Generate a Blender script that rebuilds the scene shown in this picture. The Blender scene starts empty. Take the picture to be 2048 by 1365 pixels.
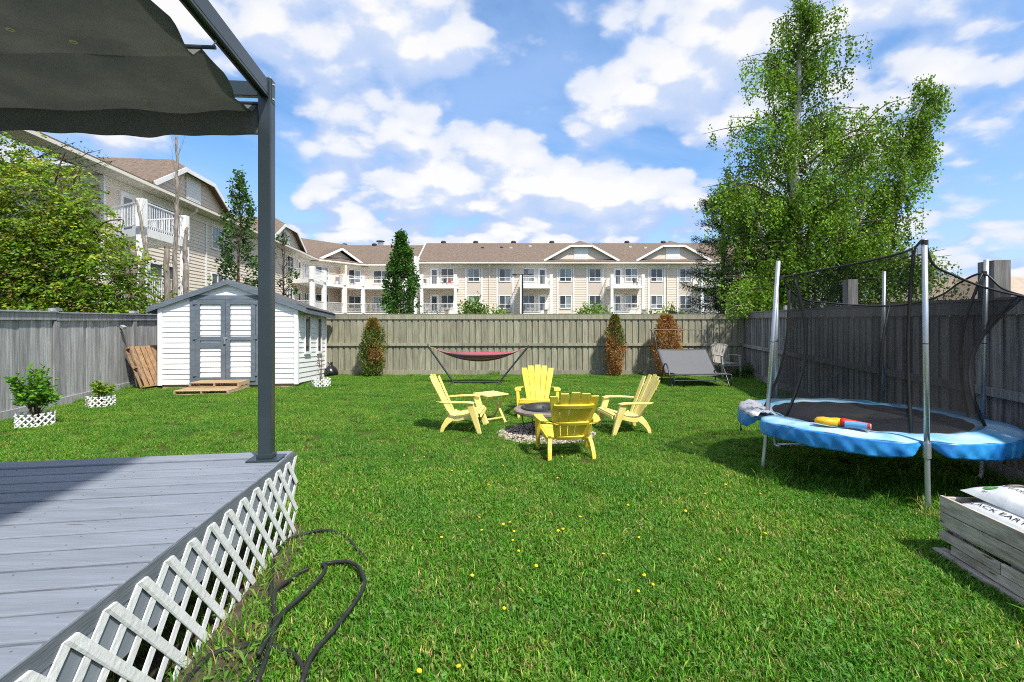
import bpy, math, random
import numpy as np
from mathutils import Vector, Matrix
R = math.radians
random.seed(7); rng = np.random.default_rng(7)
scene = bpy.context.scene
C = scene.collection

# ------------------------------------------------------------------ camera
F, HZ, CH = 1000.0, 640.0, 1.68          # focal length and horizon row of a 2048 x 1365 picture, eye height
cam = bpy.data.cameras.new('camera'); cam.sensor_width = 36; cam.sensor_fit = 'HORIZONTAL'
cam.lens = 36 * F / 2048; cam.shift_y = -(682.5 - HZ) / 2048
cam.clip_start = 0.05; cam.clip_end = 2000
camo = bpy.data.objects.new('camera', cam); C.objects.link(camo)
camo.location = (0, 0, CH); camo.rotation_euler = (R(90), 0, 0)
scene.camera = camo

# ------------------------------------------------------------------ sky, sun, exposure
SUN = Vector((.43, -.56, 1.0)).normalized()
sun = bpy.data.lights.new('sun', 'SUN'); sun.energy = 4.0; sun.angle = R(2.4); sun.color = (1.0, .965, .90)
suno = bpy.data.objects.new('sun', sun); C.objects.link(suno)
suno.rotation_euler = SUN.to_track_quat('Z', 'Y').to_euler(); suno.location = (20, -15, 40)
scene.view_settings.view_transform = 'Standard'; scene.view_settings.look = 'None'
scene.view_settings.exposure = 0.76; scene.view_settings.gamma = 1.0
scene.view_settings.use_curve_mapping = False
scene.cycles.use_denoising = False; scene.cycles.filter_width = 1.05
scene.cycles.transparent_max_bounces = 16
scene.cycles.max_bounces = 8

def world():
    w = bpy.data.worlds.new('World'); scene.world = w; w.use_nodes = True
    nt = w.node_tree; N = nt.nodes; L = nt.links; N.clear()
    def n(t, **k):
        x = N.new(t)
        for a, b in k.items(): setattr(x, a, b)
        return x
    def math_(op, a, b=None, clamp=False):
        x = n('ShaderNodeMath', operation=op); x.use_clamp = clamp
        for i, s in enumerate((a, b)):
            if s is None: continue
            if isinstance(s, (int, float)): x.inputs[i].default_value = s
            else: L.new(s, x.inputs[i])
        return x.outputs[0]
    def smooth(v, lo, hi):
        x = n('ShaderNodeMapRange', interpolation_type='SMOOTHSTEP'); L.new(v, x.inputs[0])
        x.inputs[1].default_value = lo; x.inputs[2].default_value = hi
        return x.outputs[0]
    sky = n('ShaderNodeTexSky', sky_type='NISHITA'); sky.sun_disc = False
    sky.sun_elevation = math.asin(SUN.z); sky.sun_rotation = math.atan2(SUN.x, SUN.y)
    sky.air_density = 1.0; sky.dust_density = .6; sky.ozone_density = 2.5
    hs = n('ShaderNodeHueSaturation'); hs.inputs['Saturation'].default_value = 1.28; hs.inputs['Value'].default_value = 1.0
    L.new(sky.outputs[0], hs.inputs['Color'])
    tc = n('ShaderNodeTexCoord'); sp = n('ShaderNodeSeparateXYZ'); L.new(tc.outputs['Generated'], sp.inputs[0])
    z = math_('MAXIMUM', sp.outputs[2], 0.0)
    def plane(off, k, up):
        """the direction carried on to a sheet of cloud, looked at a little higher when up > 0"""
        d = math_('ADD', z, off + up)
        cx = math_('DIVIDE', sp.outputs[0], d); cy = math_('DIVIDE', sp.outputs[1], d)
        cb = n('ShaderNodeCombineXYZ'); L.new(cx, cb.inputs[0]); L.new(cy, cb.inputs[1]); cb.inputs[2].default_value = CLOUD_SEED
        return cb.outputs[0]
    def noise(v, s, det, rough, dist=0.0):
        x = n('ShaderNodeTexNoise'); L.new(v, x.inputs['Vector'])
        x.inputs['Scale'].default_value = s; x.inputs['Detail'].default_value = det
        x.inputs['Roughness'].default_value = rough; x.inputs['Distortion'].default_value = dist
        return x.outputs['Fac']
    def density(k, up):
        p = plane(.34, k, up)
        a = noise(p, CL_A, 2, .5, .1); b = noise(p, CL_A * 3.3, 7, .58, .1)
        # rounded heads: cells of two sizes, pushed about by the noise
        wob = n('ShaderNodeTexNoise'); L.new(p, wob.inputs['Vector']); wob.inputs['Scale'].default_value = 9; wob.inputs['Detail'].default_value = 4
        vm = n('ShaderNodeVectorMath', operation='MULTIPLY_ADD'); L.new(wob.outputs['Color'], vm.inputs[0]); vm.inputs[1].default_value = (.16, .16, .16); L.new(p, vm.inputs[2])
        puff = None
        for sc_, wt in ((4.6, .6), (11.0, .4)):
            vo = n('ShaderNodeTexVoronoi', feature='SMOOTH_F1', voronoi_dimensions='2D'); L.new(vm.outputs[0], vo.inputs['Vector']); vo.inputs['Scale'].default_value = sc_; vo.inputs['Smoothness'].default_value = .35
            q = math_('MULTIPLY', math_('SUBTRACT', .95, vo.outputs['Distance']), wt); puff = q if puff is None else math_('ADD', puff, q)
        return math_('ADD', math_('ADD', math_('MULTIPLY', a, .62), math_('MULTIPLY', b, .18)), math_('MULTIPLY', puff, .20))
    d0 = density(1.0, 0.0); d1 = density(1.0, .045)
    cover = math_('MULTIPLY', smooth(d0, .462, .532), smooth(sp.outputs[2], 0.0, .05))
    lit = smooth(math_('SUBTRACT', d0, d1), -.030, .034)
    thick = smooth(d0, .48, .66)
    shade = math_('ADD', math_('MULTIPLY', lit, .58), math_('MULTIPLY', thick, .48), True)
    veil = smooth(noise(plane(.22, 1.0, 0.0), 1.1, 6, .58, .5), .30, .62)
    low = smooth(sp.outputs[2], .42, .02)
    veil = math_('MAXIMUM', math_('MULTIPLY', veil, .55), math_('MULTIPLY', low, .72))
    cc = n('ShaderNodeMix', data_type='RGBA'); L.new(shade, cc.inputs[0])
    cc.inputs[6].default_value = (.46, .61, .92, 1); cc.inputs[7].default_value = (.99, .98, .97, 1)
    bsky = n('ShaderNodeBackground'); L.new(hs.outputs[0], bsky.inputs[0]); bsky.inputs[1].default_value = .125
    bveil = n('ShaderNodeBackground'); bveil.inputs[0].default_value = (.44, .62, .97, 1); bveil.inputs[1].default_value = .66
    bcl = n('ShaderNodeBackground'); L.new(cc.outputs[2], bcl.inputs[0]); bcl.inputs[1].default_value = .61
    m1 = n('ShaderNodeMixShader'); L.new(veil, m1.inputs[0]); L.new(bsky.outputs[0], m1.inputs[1]); L.new(bveil.outputs[0], m1.inputs[2])
    m2 = n('ShaderNodeMixShader'); L.new(math_('MULTIPLY', cover, .95), m2.inputs[0]); L.new(m1.outputs[0], m2.inputs[1]); L.new(bcl.outputs[0], m2.inputs[2])
    o = n('ShaderNodeOutputWorld'); L.new(m2.outputs[0], o.inputs[0])
CLOUD_SEED, CL_A = 21.6, 2.25
world()

# ------------------------------------------------------------------ helpers
def G(px, py, z=0.0):
    """the point of height z that a spot of the photograph shows"""
    y = F * (CH - z) / (py - HZ)
    return Vector(((px - 1024) / F * y, y, z))
def at(px, py, y):
    return Vector(((px - 1024) / F * y, y, CH - (py - HZ) * y / F))

ORG = {}
def tag(o, label=None, cat=None, group=None, kind=None):
    if label: o['label'] = label
    if cat: o['category'] = cat
    if group: o['group'] = group
    if kind: o['kind'] = kind
    return o
def empty(name, loc, label=None, cat=None, group=None, rz=0.0):
    o = bpy.data.objects.new(name, None); C.objects.link(o); o.empty_display_size = .1
    o.location = loc; o.rotation_euler = (0, 0, rz); ORG[o.name] = Vector(loc)
    return tag(o, label, cat, group)
def copy_tree(o, parent=None):
    c = o.copy(); C.objects.link(c); c.parent = parent
    ORG[c.name] = ORG.get(o.name, Vector((0, 0, 0)))
    for ch in list(o.children): copy_tree(ch, c)
    return c

class Fr:
    """a frame on the ground: u along, v to the left of u, z up"""
    def __init__(s, o, ang, tilt=0.0):
        s.o = Vector((o[0], o[1], o[2] if len(o) > 2 else 0)); s.d = Vector((math.cos(ang), math.sin(ang), 0)); s.n = Vector((-s.d.y, s.d.x, 0)); s.t = tilt
    def p(s, u, v, z): return s.o + s.d * u + s.n * v + Vector((0, 0, z - s.t * v))

class MB:
    def __init__(s): s.v = []; s.f = []; s.m = []; s.mi = 0; s.smooth = False
    def add(s, vs, fs):
        k = len(s.v); s.v += [tuple(p) for p in vs]
        for f in fs: s.f.append([k + i for i in f]); s.m.append(s.mi)
        return s
    def hexa(s, p):       # 8 corners: bottom loop, top loop
        return s.add(p, [(3, 2, 1, 0), (4, 5, 6, 7), (0, 1, 5, 4), (1, 2, 6, 5), (2, 3, 7, 6), (3, 0, 4, 7)])
    def box(s, a, b, c, d, e, f, fr=None):
        p = [(a, c, e), (b, c, e), (b, d, e), (a, d, e), (a, c, f), (b, c, f), (b, d, f), (a, d, f)]
        if fr: p = [fr.p(*q) for q in p]
        return s.hexa(p)
    def bar(s, p0, p1, w, h, up=(0, 0, 1), w1=None, h1=None):
        p0 = Vector(p0); p1 = Vector(p1); d = (p1 - p0).normalized(); up = Vector(up)
        x = d.cross(up)
        if x.length < 1e-5: x = d.cross(Vector((1, 0, 0)))
        x.normalize(); y = x.cross(d)
        w1 = w if w1 is None else w1; h1 = h if h1 is None else h1
        q = []
        for P, a, b in ((p0, w / 2, h / 2), (p1, w1 / 2, h1 / 2)):
            q += [P - x * a - y * b, P + x * a - y * b, P + x * a + y * b, P - x * a + y * b]
        return s.hexa(q)
    def sweep(s, pts, side, w, th):
        """a strap along pts: width w along side, thickness th across"""
        pts = [Vector(p) for p in pts]; n = len(pts); vs = []
        for i, p in enumerate(pts):
            t = (pts[min(i + 1, n - 1)] - pts[max(i - 1, 0)]).normalized()
            sd = Vector(side[i] if isinstance(side, list) else side).normalized()
            nn = sd.cross(t).normalized()
            a = (w[i] if isinstance(w, (list, tuple)) else w) / 2; b = (th[i] if isinstance(th, (list, tuple)) else th) / 2
            vs += [p - sd * a - nn * b, p + sd * a - nn * b, p + sd * a + nn * b, p - sd * a + nn * b]
        fs = [(3, 2, 1, 0)]
        for i in range(n - 1):
            k = 4 * i
            for j in range(4): fs.append((k + j, k + (j + 1) % 4, k + 4 + (j + 1) % 4, k + 4 + j))
        k = 4 * (n - 1); fs.append((k, k + 1, k + 2, k + 3))
        return s.add(vs, fs)
    def tube(s, pts, r, n=8, cap=True):
        pts = [Vector(p) for p in pts]; m = len(pts); vs = []; fs = []
        t0 = (pts[1] - pts[0]).normalized(); ref = Vector((0, 0, 1)) if abs(t0.z) < .9 else Vector((1, 0, 0))
        x = t0.cross(ref).normalized()
        for i, p in enumerate(pts):
            t = (pts[min(i + 1, m - 1)] - pts[max(i - 1, 0)]).normalized()
            x = (x - t * x.dot(t)).normalized(); y = t.cross(x)
            rr = r[i] if isinstance(r, (list, tuple)) else r
            for j in range(n):
                a = 2 * math.pi * j / n; vs.append(p + x * (rr * math.cos(a)) + y * (rr * math.sin(a)))
        for i in range(m - 1):
            for j in range(n): fs.append((i * n + j, i * n + (j + 1) % n, (i + 1) * n + (j + 1) % n, (i + 1) * n + j))
        if cap: fs.append(tuple(range(n))[::-1]); fs.append(tuple((m - 1) * n + j for j in range(n)))
        return s.add(vs, fs)
    def lathe(s, prof, n=24, c=(0, 0, 0), squash=1.0):
        c = Vector(c); vs = []; fs = []
        for r, z in prof:
            for j in range(n):
                a = 2 * math.pi * j / n; vs.append(c + Vector((r * math.cos(a), r * math.sin(a) * squash, z)))
        for i in range(len(prof) - 1):
            for j in range(n): fs.append((i * n + j, i * n + (j + 1) % n, (i + 1) * n + (j + 1) % n, (i + 1) * n + j))
        return s.add(vs, fs)
    def prism(s, front, back):
        n = len(front); vs = list(front) + list(back)
        fs = [tuple(range(n)), tuple(range(2 * n - 1, n - 1, -1))] + [(i, n + i, n + (i + 1) % n, (i + 1) % n) for i in range(n)]
        return s.add(vs, fs)
    def grid(s, fn, nu, nv, th=None):
        """sheet fn(i/nu, j/nv); th: a thickness vector function or constant vector makes it solid"""
        vs = [fn(i / nu, j / nv) for i in range(nu + 1) for j in range(nv + 1)]
        fs = [(i * (nv + 1) + j, (i + 1) * (nv + 1) + j, (i + 1) * (nv + 1) + j + 1, i * (nv + 1) + j + 1) for i in range(nu) for j in range(nv)]
        return s.add(vs, fs)
    def build(s, name, mat, parent=None, local=False, smooth=False, bevel=0, solid=0, loc=None):
        me = bpy.data.meshes.new(name)
        off = Vector((0, 0, 0))
        if parent is not None and not local: off = ORG[parent.name]
        elif loc is not None and not local: off = Vector(loc)
        me.from_pydata([(p[0] - off[0], p[1] - off[1], p[2] - off[2]) for p in s.v], [], s.f)
        for mm in (mat if isinstance(mat, (list, tuple)) else [mat]): me.materials.append(mm)
        if isinstance(mat, (list, tuple)): me.polygons.foreach_set('material_index', s.m)
        if smooth: me.polygons.foreach_set('use_smooth', [True] * len(me.polygons))
        me.update()
        o = bpy.data.objects.new(name, me); C.objects.link(o)
        if parent is not None: o.parent = parent; ORG[o.name] = ORG[parent.name]
        else:
            ORG[o.name] = off
            if loc is not None: o.location = loc
        if solid:
            md = o.modifiers.new('solid', 'SOLIDIFY'); md.thickness = solid; md.offset = 0
        if bevel:
            md = o.modifiers.new('bevel', 'BEVEL'); md.width = bevel; md.segments = 2; md.limit_method = 'ANGLE'; md.angle_limit = R(35)
        return o

def catmull(pts, n=8):
    pts = [Vector(p) for p in pts]; out = []
    for i in range(len(pts) - 1):
        p0 = pts[max(i - 1, 0)]; p1 = pts[i]; p2 = pts[i + 1]; p3 = pts[min(i + 2, len(pts) - 1)]
        for k in range(n):
            t = k / n
            out.append(.5 * ((2 * p1) + (p2 - p0) * t + (2 * p0 - 5 * p1 + 4 * p2 - p3) * t * t + (3 * p1 - p0 - 3 * p2 + p3) * t ** 3))
    out.append(pts[-1]); return out

# ------------------------------------------------------------------ materials
def mat(name, col, col2=None, scale=6.0, stretch=(1, 1, 1), rough=.6, spec=.35, bump=0.0, bscale=None, metal=0.0, rnd=0.0, spots=None,
        detail=6, lo=.35, hi=.65, trans=0.0, coat=0.0, extra=None):
    """a two-tone noisy surface; rnd: light and dark from object to object; spots: (colour, scale, size) of knots or stains"""
    m = bpy.data.materials.new(name); m.use_nodes = True; nt = m.node_tree; N = nt.nodes; L = nt.links
    b = N['Principled BSDF']; b.inputs['Roughness'].default_value = rough; b.inputs['Specular IOR Level'].default_value = spec
    b.inputs['Metallic'].default_value = metal; b.inputs['Coat Weight'].default_value = coat
    tc = N.new('ShaderNodeTexCoord'); mp = N.new('ShaderNodeMapping'); L.new(tc.outputs['Object'], mp.inputs[0]); mp.inputs['Scale'].default_value = stretch
    oi = N.new('ShaderNodeObjectInfo')
    if rnd:
        sh = N.new('ShaderNodeVectorMath'); sh.operation = 'MULTIPLY_ADD'; sh.inputs[1].default_value = (1, 1, 1)
        cb = N.new('ShaderNodeCombineXYZ')
        mu = N.new('ShaderNodeMath'); mu.operation = 'MULTIPLY'; mu.inputs[1].default_value = 37.0; L.new(oi.outputs['Random'], mu.inputs[0])
        for i in range(3): L.new(mu.outputs[0], cb.inputs[i])
        L.new(mp.outputs[0], sh.inputs[0]); L.new(cb.outputs[0], sh.inputs[2]); vec = sh.outputs[0]
    else: vec = mp.outputs[0]
    nz = N.new('ShaderNodeTexNoise'); L.new(vec, nz.inputs['Vector']); nz.inputs['Scale'].default_value = scale
    nz.inputs['Detail'].default_value = detail; nz.inputs['Roughness'].default_value = .6
    mr = N.new('ShaderNodeMapRange'); L.new(nz.outputs['Fac'], mr.inputs[0]); mr.inputs[1].default_value = lo; mr.inputs[2].default_value = hi
    mx = N.new('ShaderNodeMix'); mx.data_type = 'RGBA'; L.new(mr.outputs[0], mx.inputs[0])
    mx.inputs[6].default_value = (*col, 1); mx.inputs[7].default_value = (*(col2 or tuple(c * .75 for c in col)), 1)
    out = mx.outputs[2]
    if spots:
        vo = N.new('ShaderNodeTexVoronoi'); L.new(vec, vo.inputs['Vector']); vo.inputs['Scale'].default_value = spots[1]
        ms = N.new('ShaderNodeMapRange'); L.new(vo.outputs['Distance'], ms.inputs[0]); ms.inputs[1].default_value = spots[2]; ms.inputs[2].default_value = spots[2] * .5
        m3 = N.new('ShaderNodeMix'); m3.data_type = 'RGBA'; L.new(ms.outputs[0], m3.inputs[0]); L.new(out, m3.inputs[6]); m3.inputs[7].default_value = (*spots[0], 1); out = m3.outputs[2]
    if rnd:
        hv = N.new('ShaderNodeHueSaturation'); vr = N.new('ShaderNodeMapRange'); L.new(oi.outputs['Random'], vr.inputs[0])
        vr.inputs[3].default_value = 1 - rnd; vr.inputs[4].default_value = 1 + rnd
        L.new(vr.outputs[0], hv.inputs['Value']); L.new(out, hv.inputs['Color']); out = hv.outputs[0]
    L.new(out, b.inputs['Base Color'])
    if bump:
        nb = N.new('ShaderNodeTexNoise'); L.new(vec, nb.inputs['Vector']); nb.inputs['Scale'].default_value = bscale or scale * 3; nb.inputs['Detail'].default_value = 5
        bp = N.new('ShaderNodeBump'); bp.inputs['Strength'].default_value = bump; bp.inputs['Distance'].default_value = .01
        L.new(nb.outputs['Fac'], bp.inputs['Height']); L.new(bp.outputs[0], b.inputs['Normal'])
    if trans:
        tr = N.new('ShaderNodeBsdfTranslucent'); L.new(out, tr.inputs[0]); ms = N.new('ShaderNodeMixShader'); ms.inputs[0].default_value = trans
        L.new(b.outputs[0], ms.inputs[1]); L.new(tr.outputs[0], ms.inputs[2]); L.new(ms.outputs[0], N['Material Output'].inputs[0])
    return m

def leafmat(name, trans=.35, rough=.55, spec=.25):
    """leaves: their own colour is stored on each leaf"""
    m = bpy.data.materials.new(name); m.use_nodes = True; nt = m.node_tree; N = nt.nodes; L = nt.links
    b = N['Principled BSDF']; b.inputs['Roughness'].default_value = rough; b.inputs['Specular IOR Level'].default_value = spec
    at_ = N.new('ShaderNodeAttribute'); at_.attribute_name = 'tint'
    L.new(at_.outputs['Color'], b.inputs['Base Color'])
    tr = N.new('ShaderNodeBsdfTranslucent')
    g = N.new('ShaderNodeMix'); g.data_type = 'RGBA'; g.blend_type = 'MULTIPLY'; g.inputs[0].default_value = 1
    L.new(at_.outputs['Color'], g.inputs[6]); g.inputs[7].default_value = (1.35, 1.25, .6, 1); L.new(g.outputs[2], tr.inputs[0])
    ms = N.new('ShaderNodeMixShader'); ms.inputs[0].default_value = trans
    L.new(b.outputs[0], ms.inputs[1]); L.new(tr.outputs[0], ms.inputs[2]); L.new(ms.outputs[0], N['Material Output'].inputs[0])
    return m

M = {}
M['soil'] = mat('soil', (.105, .080, .058), (.05, .037, .026), 9, rough=.95, bump=.8, bscale=40, spec=.1)
M['ground'] = mat('lawn_ground', (.040, .085, .012), (.075, .062, .022), 5, rough=.95, bump=.6, bscale=50, spec=.05)
M['fence_back'] = mat('weathered_green_wood', (.345, .33, .232), (.215, .195, .138), 3.0, (9, 9, .8), .85, .15, .5, 9, rnd=.14, spots=((.09, .07, .045), 1.1, .085))
M['fence_grey'] = mat('weathered_grey_wood', (.42, .415, .40), (.23, .225, .215), 2.2, (9, 9, .7), .85, .15, .5, 8, rnd=.2, spots=((.09, .08, .07), .9, .07))
M['fence_dark'] = mat('weathered_brown_grey_wood', (.33, .315, .30), (.17, .155, .145), 2.6, (9, 9, .8), .85, .15, .6, 9, rnd=.32, spots=((.06, .05, .04), 1.0, .07))
M['siding_beige'] = mat('beige_vinyl_siding', (.70, .60, .485), (.66, .56, .45), .7, rough=.5, rnd=.03, spec=.3)
M['siding_panel'] = mat('taupe_panel_siding', (.58, .50, .42), (.55, .47, .39), .9, rough=.5)
M['trim'] = mat('white_trim', (.80, .79, .76), (.74, .73, .70), 1.2, rough=.45)
M['cream'] = mat('cream_fascia', (.72, .67, .56), (.68, .63, .52), 1.0, rough=.5)
M['shingle'] = mat('brown_shingles', (.205, .155, .118), (.115, .085, .066), 1.0, (5.5, 5.5, 5.5), .9, .1, .5, 6, spots=((.33, .27, .21), 1.3, .22), detail=8)
M['soffit_tone'] = mat('soffit_panel', (.60, .57, .52), rough=.6)  # plain warm grey of the soffits and some roof vents
M['rail'] = mat('white_metal_rail', (.80, .79, .77), rough=.4)
M['dark_vent'] = mat('dark_roof_vent', (.035, .028, .026), rough=.6)
M['galv'] = mat('galvanised_steel', (.55, .57, .59), (.42, .44, .46), 14, (1, 1, .3), .38, .5, .1, 40, metal=.75)
M['glass'] = mat('window_glass', (.030, .038, .046), (.075, .085, .095), .55, rough=.06, spec=.9, rnd=.6)
M['curtain'] = mat('glass_over_pale_curtain', (.30, .33, .34), (.16, .19, .21), 1.3, (3, 3, .6), .12, .8, rnd=.4)
M['shed_white'] = mat('shed_white_vinyl', (.83, .82, .79), (.78, .765, .73), 2.5, (1, 1, 2.5), .42, .35, rnd=.025)
M['shed_grey'] = mat('shed_grey_paint', (.150, .178, .205), (.105, .125, .145), 3.5, (1, 1, 5), .6, .3, .35, 14, rnd=.06)
M['raw_wood'] = mat('raw_pallet_wood', (.44, .315, .19), (.30, .20, .115), 3, (2, 9, 9), .8, .2, .4, 12, rnd=.18)
M['raw_wood2'] = mat('old_pallet_wood', (.36, .22, .115), (.20, .12, .065), 3, (8, 8, 1), .8, .2, .4, 12, rnd=.22)
M['grey_crate'] = mat('weathered_crate_wood', (.60, .53, .45), (.30, .25, .20), 2.6, (10, 1.2, 9), .85, .2, .7, 9, rnd=.16, spots=((.14, .085, .045), 1.4, .12))
M['deck'] = mat('deck_grey_blue_paint', (.222, .242, .278), (.172, .19, .22), 2.2, (.8, 7, 7), .50, .4, .35, 9, rnd=.05, spots=((.10, .09, .08), 1.7, .085))
M['deck_rim'] = mat('deck_rim_paint', (.150, .168, .186), (.115, .13, .145), 5, (1, 1, 6), .6, .35, .3, 16, rnd=.05)
M['joist'] = mat('lightened_joist_paint', (.23, .255, .28), (.19, .21, .235), 5, rough=.65, bump=.15)  # rim paint made lighter to offset the shade behind fascia and laths
M['lattice'] = mat('white_lattice', (.80, .79, .76), (.70, .685, .65), 6, (1, 1, 1), .55, .3, .4, 30, rnd=.03)
M['slate'] = mat('slate_powder_coat', (.030, .043, .048), (.026, .037, .042), 5, rough=.32, spec=.5)
M['canopy'] = mat('charcoal_canopy_fabric', (.27, .27, .245), (.22, .222, .205), 2.5, rough=.9, spec=.1, bump=.12, bscale=3, trans=.55)
M['grommet'] = mat('brass_grommet', (.75, .70, .55), rough=.35, metal=.8)
M['yellow'] = mat('yellow_resin', (.76, .55, .035), (.83, .66, .10), 5, rough=.42, spec=.4, trans=.14)
M['yellow_pale'] = mat('sun_bleached_yellow_resin', (.85, .73, .28), (.78, .62, .14), 5, rough=.5, spec=.35, trans=.10)
M['stone_rim'] = mat('fire_pit_tile_rim', (.30, .235, .185), (.155, .125, .105), 9, rough=.7, bump=.4)
M['black_steel'] = mat('black_steel', (.018, .018, .019), (.03, .028, .026), 8, rough=.5)
M['ash'] = mat('ash_and_charcoal', (.14, .09, .075), (.018, .016, .015), 12, rough=.95, bump=1, bscale=30)
M['gravel'] = mat('pale_gravel', (.55, .47, .38), (.30, .245, .19), 14, rough=.8, bump=.3, rnd=0)
M['sling'] = mat('grey_sling_fabric', (.165, .165, .168), (.14, .14, .143), 40, rough=.8, spec=.15, bump=.1, bscale=200, trans=.12)
M['lounger_frame'] = mat('dark_blue_grey_tube', (.035, .04, .05), rough=.35, spec=.5)
M['resin_taupe'] = mat('taupe_resin_chair', (.36, .34, .30), (.31, .295, .26), 5, rough=.6)
M['hose'] = mat('black_rubber_hose', (.014, .014, .015), (.028, .027, .026), 20, rough=.55, spec=.3)
M['mat_black'] = mat('black_jump_mat', (.018, .018, .02), (.028, .028, .03), 8, rough=.75)
M['blue_pad'] = mat('blue_vinyl_pad', (.010, .150, .47), (.03, .28, .62), 6, rough=.38, spec=.5, bump=.5, bscale=5)
M['blue_top'] = mat('sun_faded_blue_pad_top', (.06, .33, .58), (.45, .58, .64), 2.2, rough=.45, bump=.3, bscale=6)
M['tarp'] = mat('torn_white_pad_lining', (.62, .60, .58), (.42, .40, .39), 9, rough=.7, bump=.8, bscale=14)
M['toy_y'] = mat('orange_yellow_foam', (.82, .42, .01), rough=.5); M['toy_r'] = mat('red_foam', (.62, .03, .02), rough=.5)
M['toy_b'] = mat('light_blue_foam', (.12, .36, .62), rough=.5); M['toy_w'] = mat('white_foam', (.75, .73, .70), rough=.5)
M['bark'] = mat('grey_brown_bark', (.13, .095, .070), (.07, .05, .038), 8, (3, 3, .8), .95, .1, .8, 14)
M['birch_bark'] = mat('pale_birch_bark', (.55, .51, .45), (.16, .13, .11), 5, (1, 1, 3), .85, .15, .4, 14, lo=.5, hi=.72)
M['dead_bark'] = mat('dead_grey_wood', (.33, .29, .25), (.17, .14, .115), 6, (4, 4, .6), .95, .1, .8, 12)
M['leaf'] = leafmat('leaf'); M['needle'] = leafmat('needle', .15, .7, .15); M['grass'] = leafmat('grass_blade', .38, .5, .3)
M['bag'] = mat('white_printed_plastic_sack', (.70, .70, .68), (.60, .60, .585), 4, rough=.32, spec=.5, bump=.7, bscale=9)
M['ink'] = mat('dark_brown_ink', (.030, .022, .020), rough=.4); M['ink_panel'] = mat('brown_printed_panel', (.075, .060, .056), (.06, .05, .046), 6, rough=.35)
M['ink_green'] = mat('green_ink', (.07, .33, .04), rough=.4); M['ink_white'] = mat('white_ink', (.75, .74, .72), rough=.4); M['ink_tan'] = mat('tan_ink', (.42, .34, .24), rough=.4)
M['plastic_bag'] = mat('black_plastic', (.012, .012, .013), rough=.28, spec=.6)
M['house_wall'] = mat('distant_house_wall', (.55, .50, .43)); M['house_roof'] = mat('tan_distant_shingles', (.42, .33, .25), (.33, .26, .19), 2, rough=.9)

def net_material():
    m = bpy.data.materials.new('black_safety_net'); m.use_nodes = True; nt = m.node_tree; N = nt.nodes; L = nt.links
    b = N['Principled BSDF']; b.inputs['Base Color'].default_value = (.012, .012, .013, 1); b.inputs['Roughness'].default_value = .7; b.inputs['Specular IOR Level'].default_value = .2
    t = N.new('ShaderNodeBsdfTransparent'); x = N.new('ShaderNodeMixShader'); x.inputs[0].default_value = .50
    L.new(t.outputs[0], x.inputs[1]); L.new(b.outputs[0], x.inputs[2]); L.new(x.outputs[0], N['Material Output'].inputs[0])
    return m
M['net'] = net_material()

def stripes_material():
    m = mat('striped_hammock_cloth', (.4, .05, .06), rough=.85, spec=.1); nt = m.node_tree; N = nt.nodes; L = nt.links
    a = N.new('ShaderNodeAttribute'); a.attribute_name = 'tint'; L.new(a.outputs['Color'], N['Principled BSDF'].inputs['Base Color'])
    return m
M['stripes'] = stripes_material()

def leaves(name, P, D, size, tint, material, parent, aspect=.55, jitter=.6, fold=0.0):
    """one leaf (a four-cornered blade) at each point P, long axis D"""
    P = np.asarray(P, float); D = np.asarray(D, float); n = len(P)
    off = np.array(ORG[parent.name]) if parent is not None else np.zeros(3)
    P = P - off
    D = D + rng.normal(0, jitter, (n, 3)); D /= np.linalg.norm(D, axis=1, keepdims=True) + 1e-9
    A = rng.normal(0, 1, (n, 3)); S = np.cross(D, A); S /= np.linalg.norm(S, axis=1, keepdims=True) + 1e-9
    size = np.asarray(size, float).reshape(-1, 1) * np.ones((n, 1)); w = size * aspect * .5
    V = np.empty((n, 4, 3)); V[:, 0] = P; V[:, 1] = P + D * size * .45 + S * w; V[:, 2] = P + D * size; V[:, 3] = P + D * size * .45 - S * w
    me = bpy.data.meshes.new(name)
    me.vertices.add(4 * n); me.vertices.foreach_set('co', V.reshape(-1))
    me.loops.add(4 * n); me.loops.foreach_set('vertex_index', np.arange(4 * n, dtype=np.int32))
    me.polygons.add(n); me.polygons.foreach_set('loop_start', np.arange(0, 4 * n, 4, dtype=np.int32))
    try: me.polygons.foreach_set('loop_total', np.full(n, 4, dtype=np.int32))
    except Exception: pass
    c = me.attributes.new('tint', 'FLOAT_COLOR', 'POINT')
    T = np.ones((n, 4, 4)); T[:, :, :3] = np.asarray(tint, float)[:, None, :]
    c.data.foreach_set('color', T.reshape(-1))
    me.materials.append(material); me.update(); me.validate()
    o = bpy.data.objects.new(name, me); C.objects.link(o)
    if parent is not None: o.parent = parent; ORG[o.name] = ORG[parent.name]
    return o
def tints(n, base, var=.25, hue=.08, alt=None, p=0.0):
    t = np.array(base)[None, :] * (1 + rng.normal(0, var, (n, 1))).clip(.35, 1.9)
    t = t * (1 + rng.normal(0, hue, (n, 3)))
    if alt is not None:
        k = rng.random(n) < p; t[k] = np.array(alt)[None, :] * (1 + rng.normal(0, var, (k.sum(), 1))).clip(.4, 1.8)
    return t.clip(.003, .9)
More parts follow.
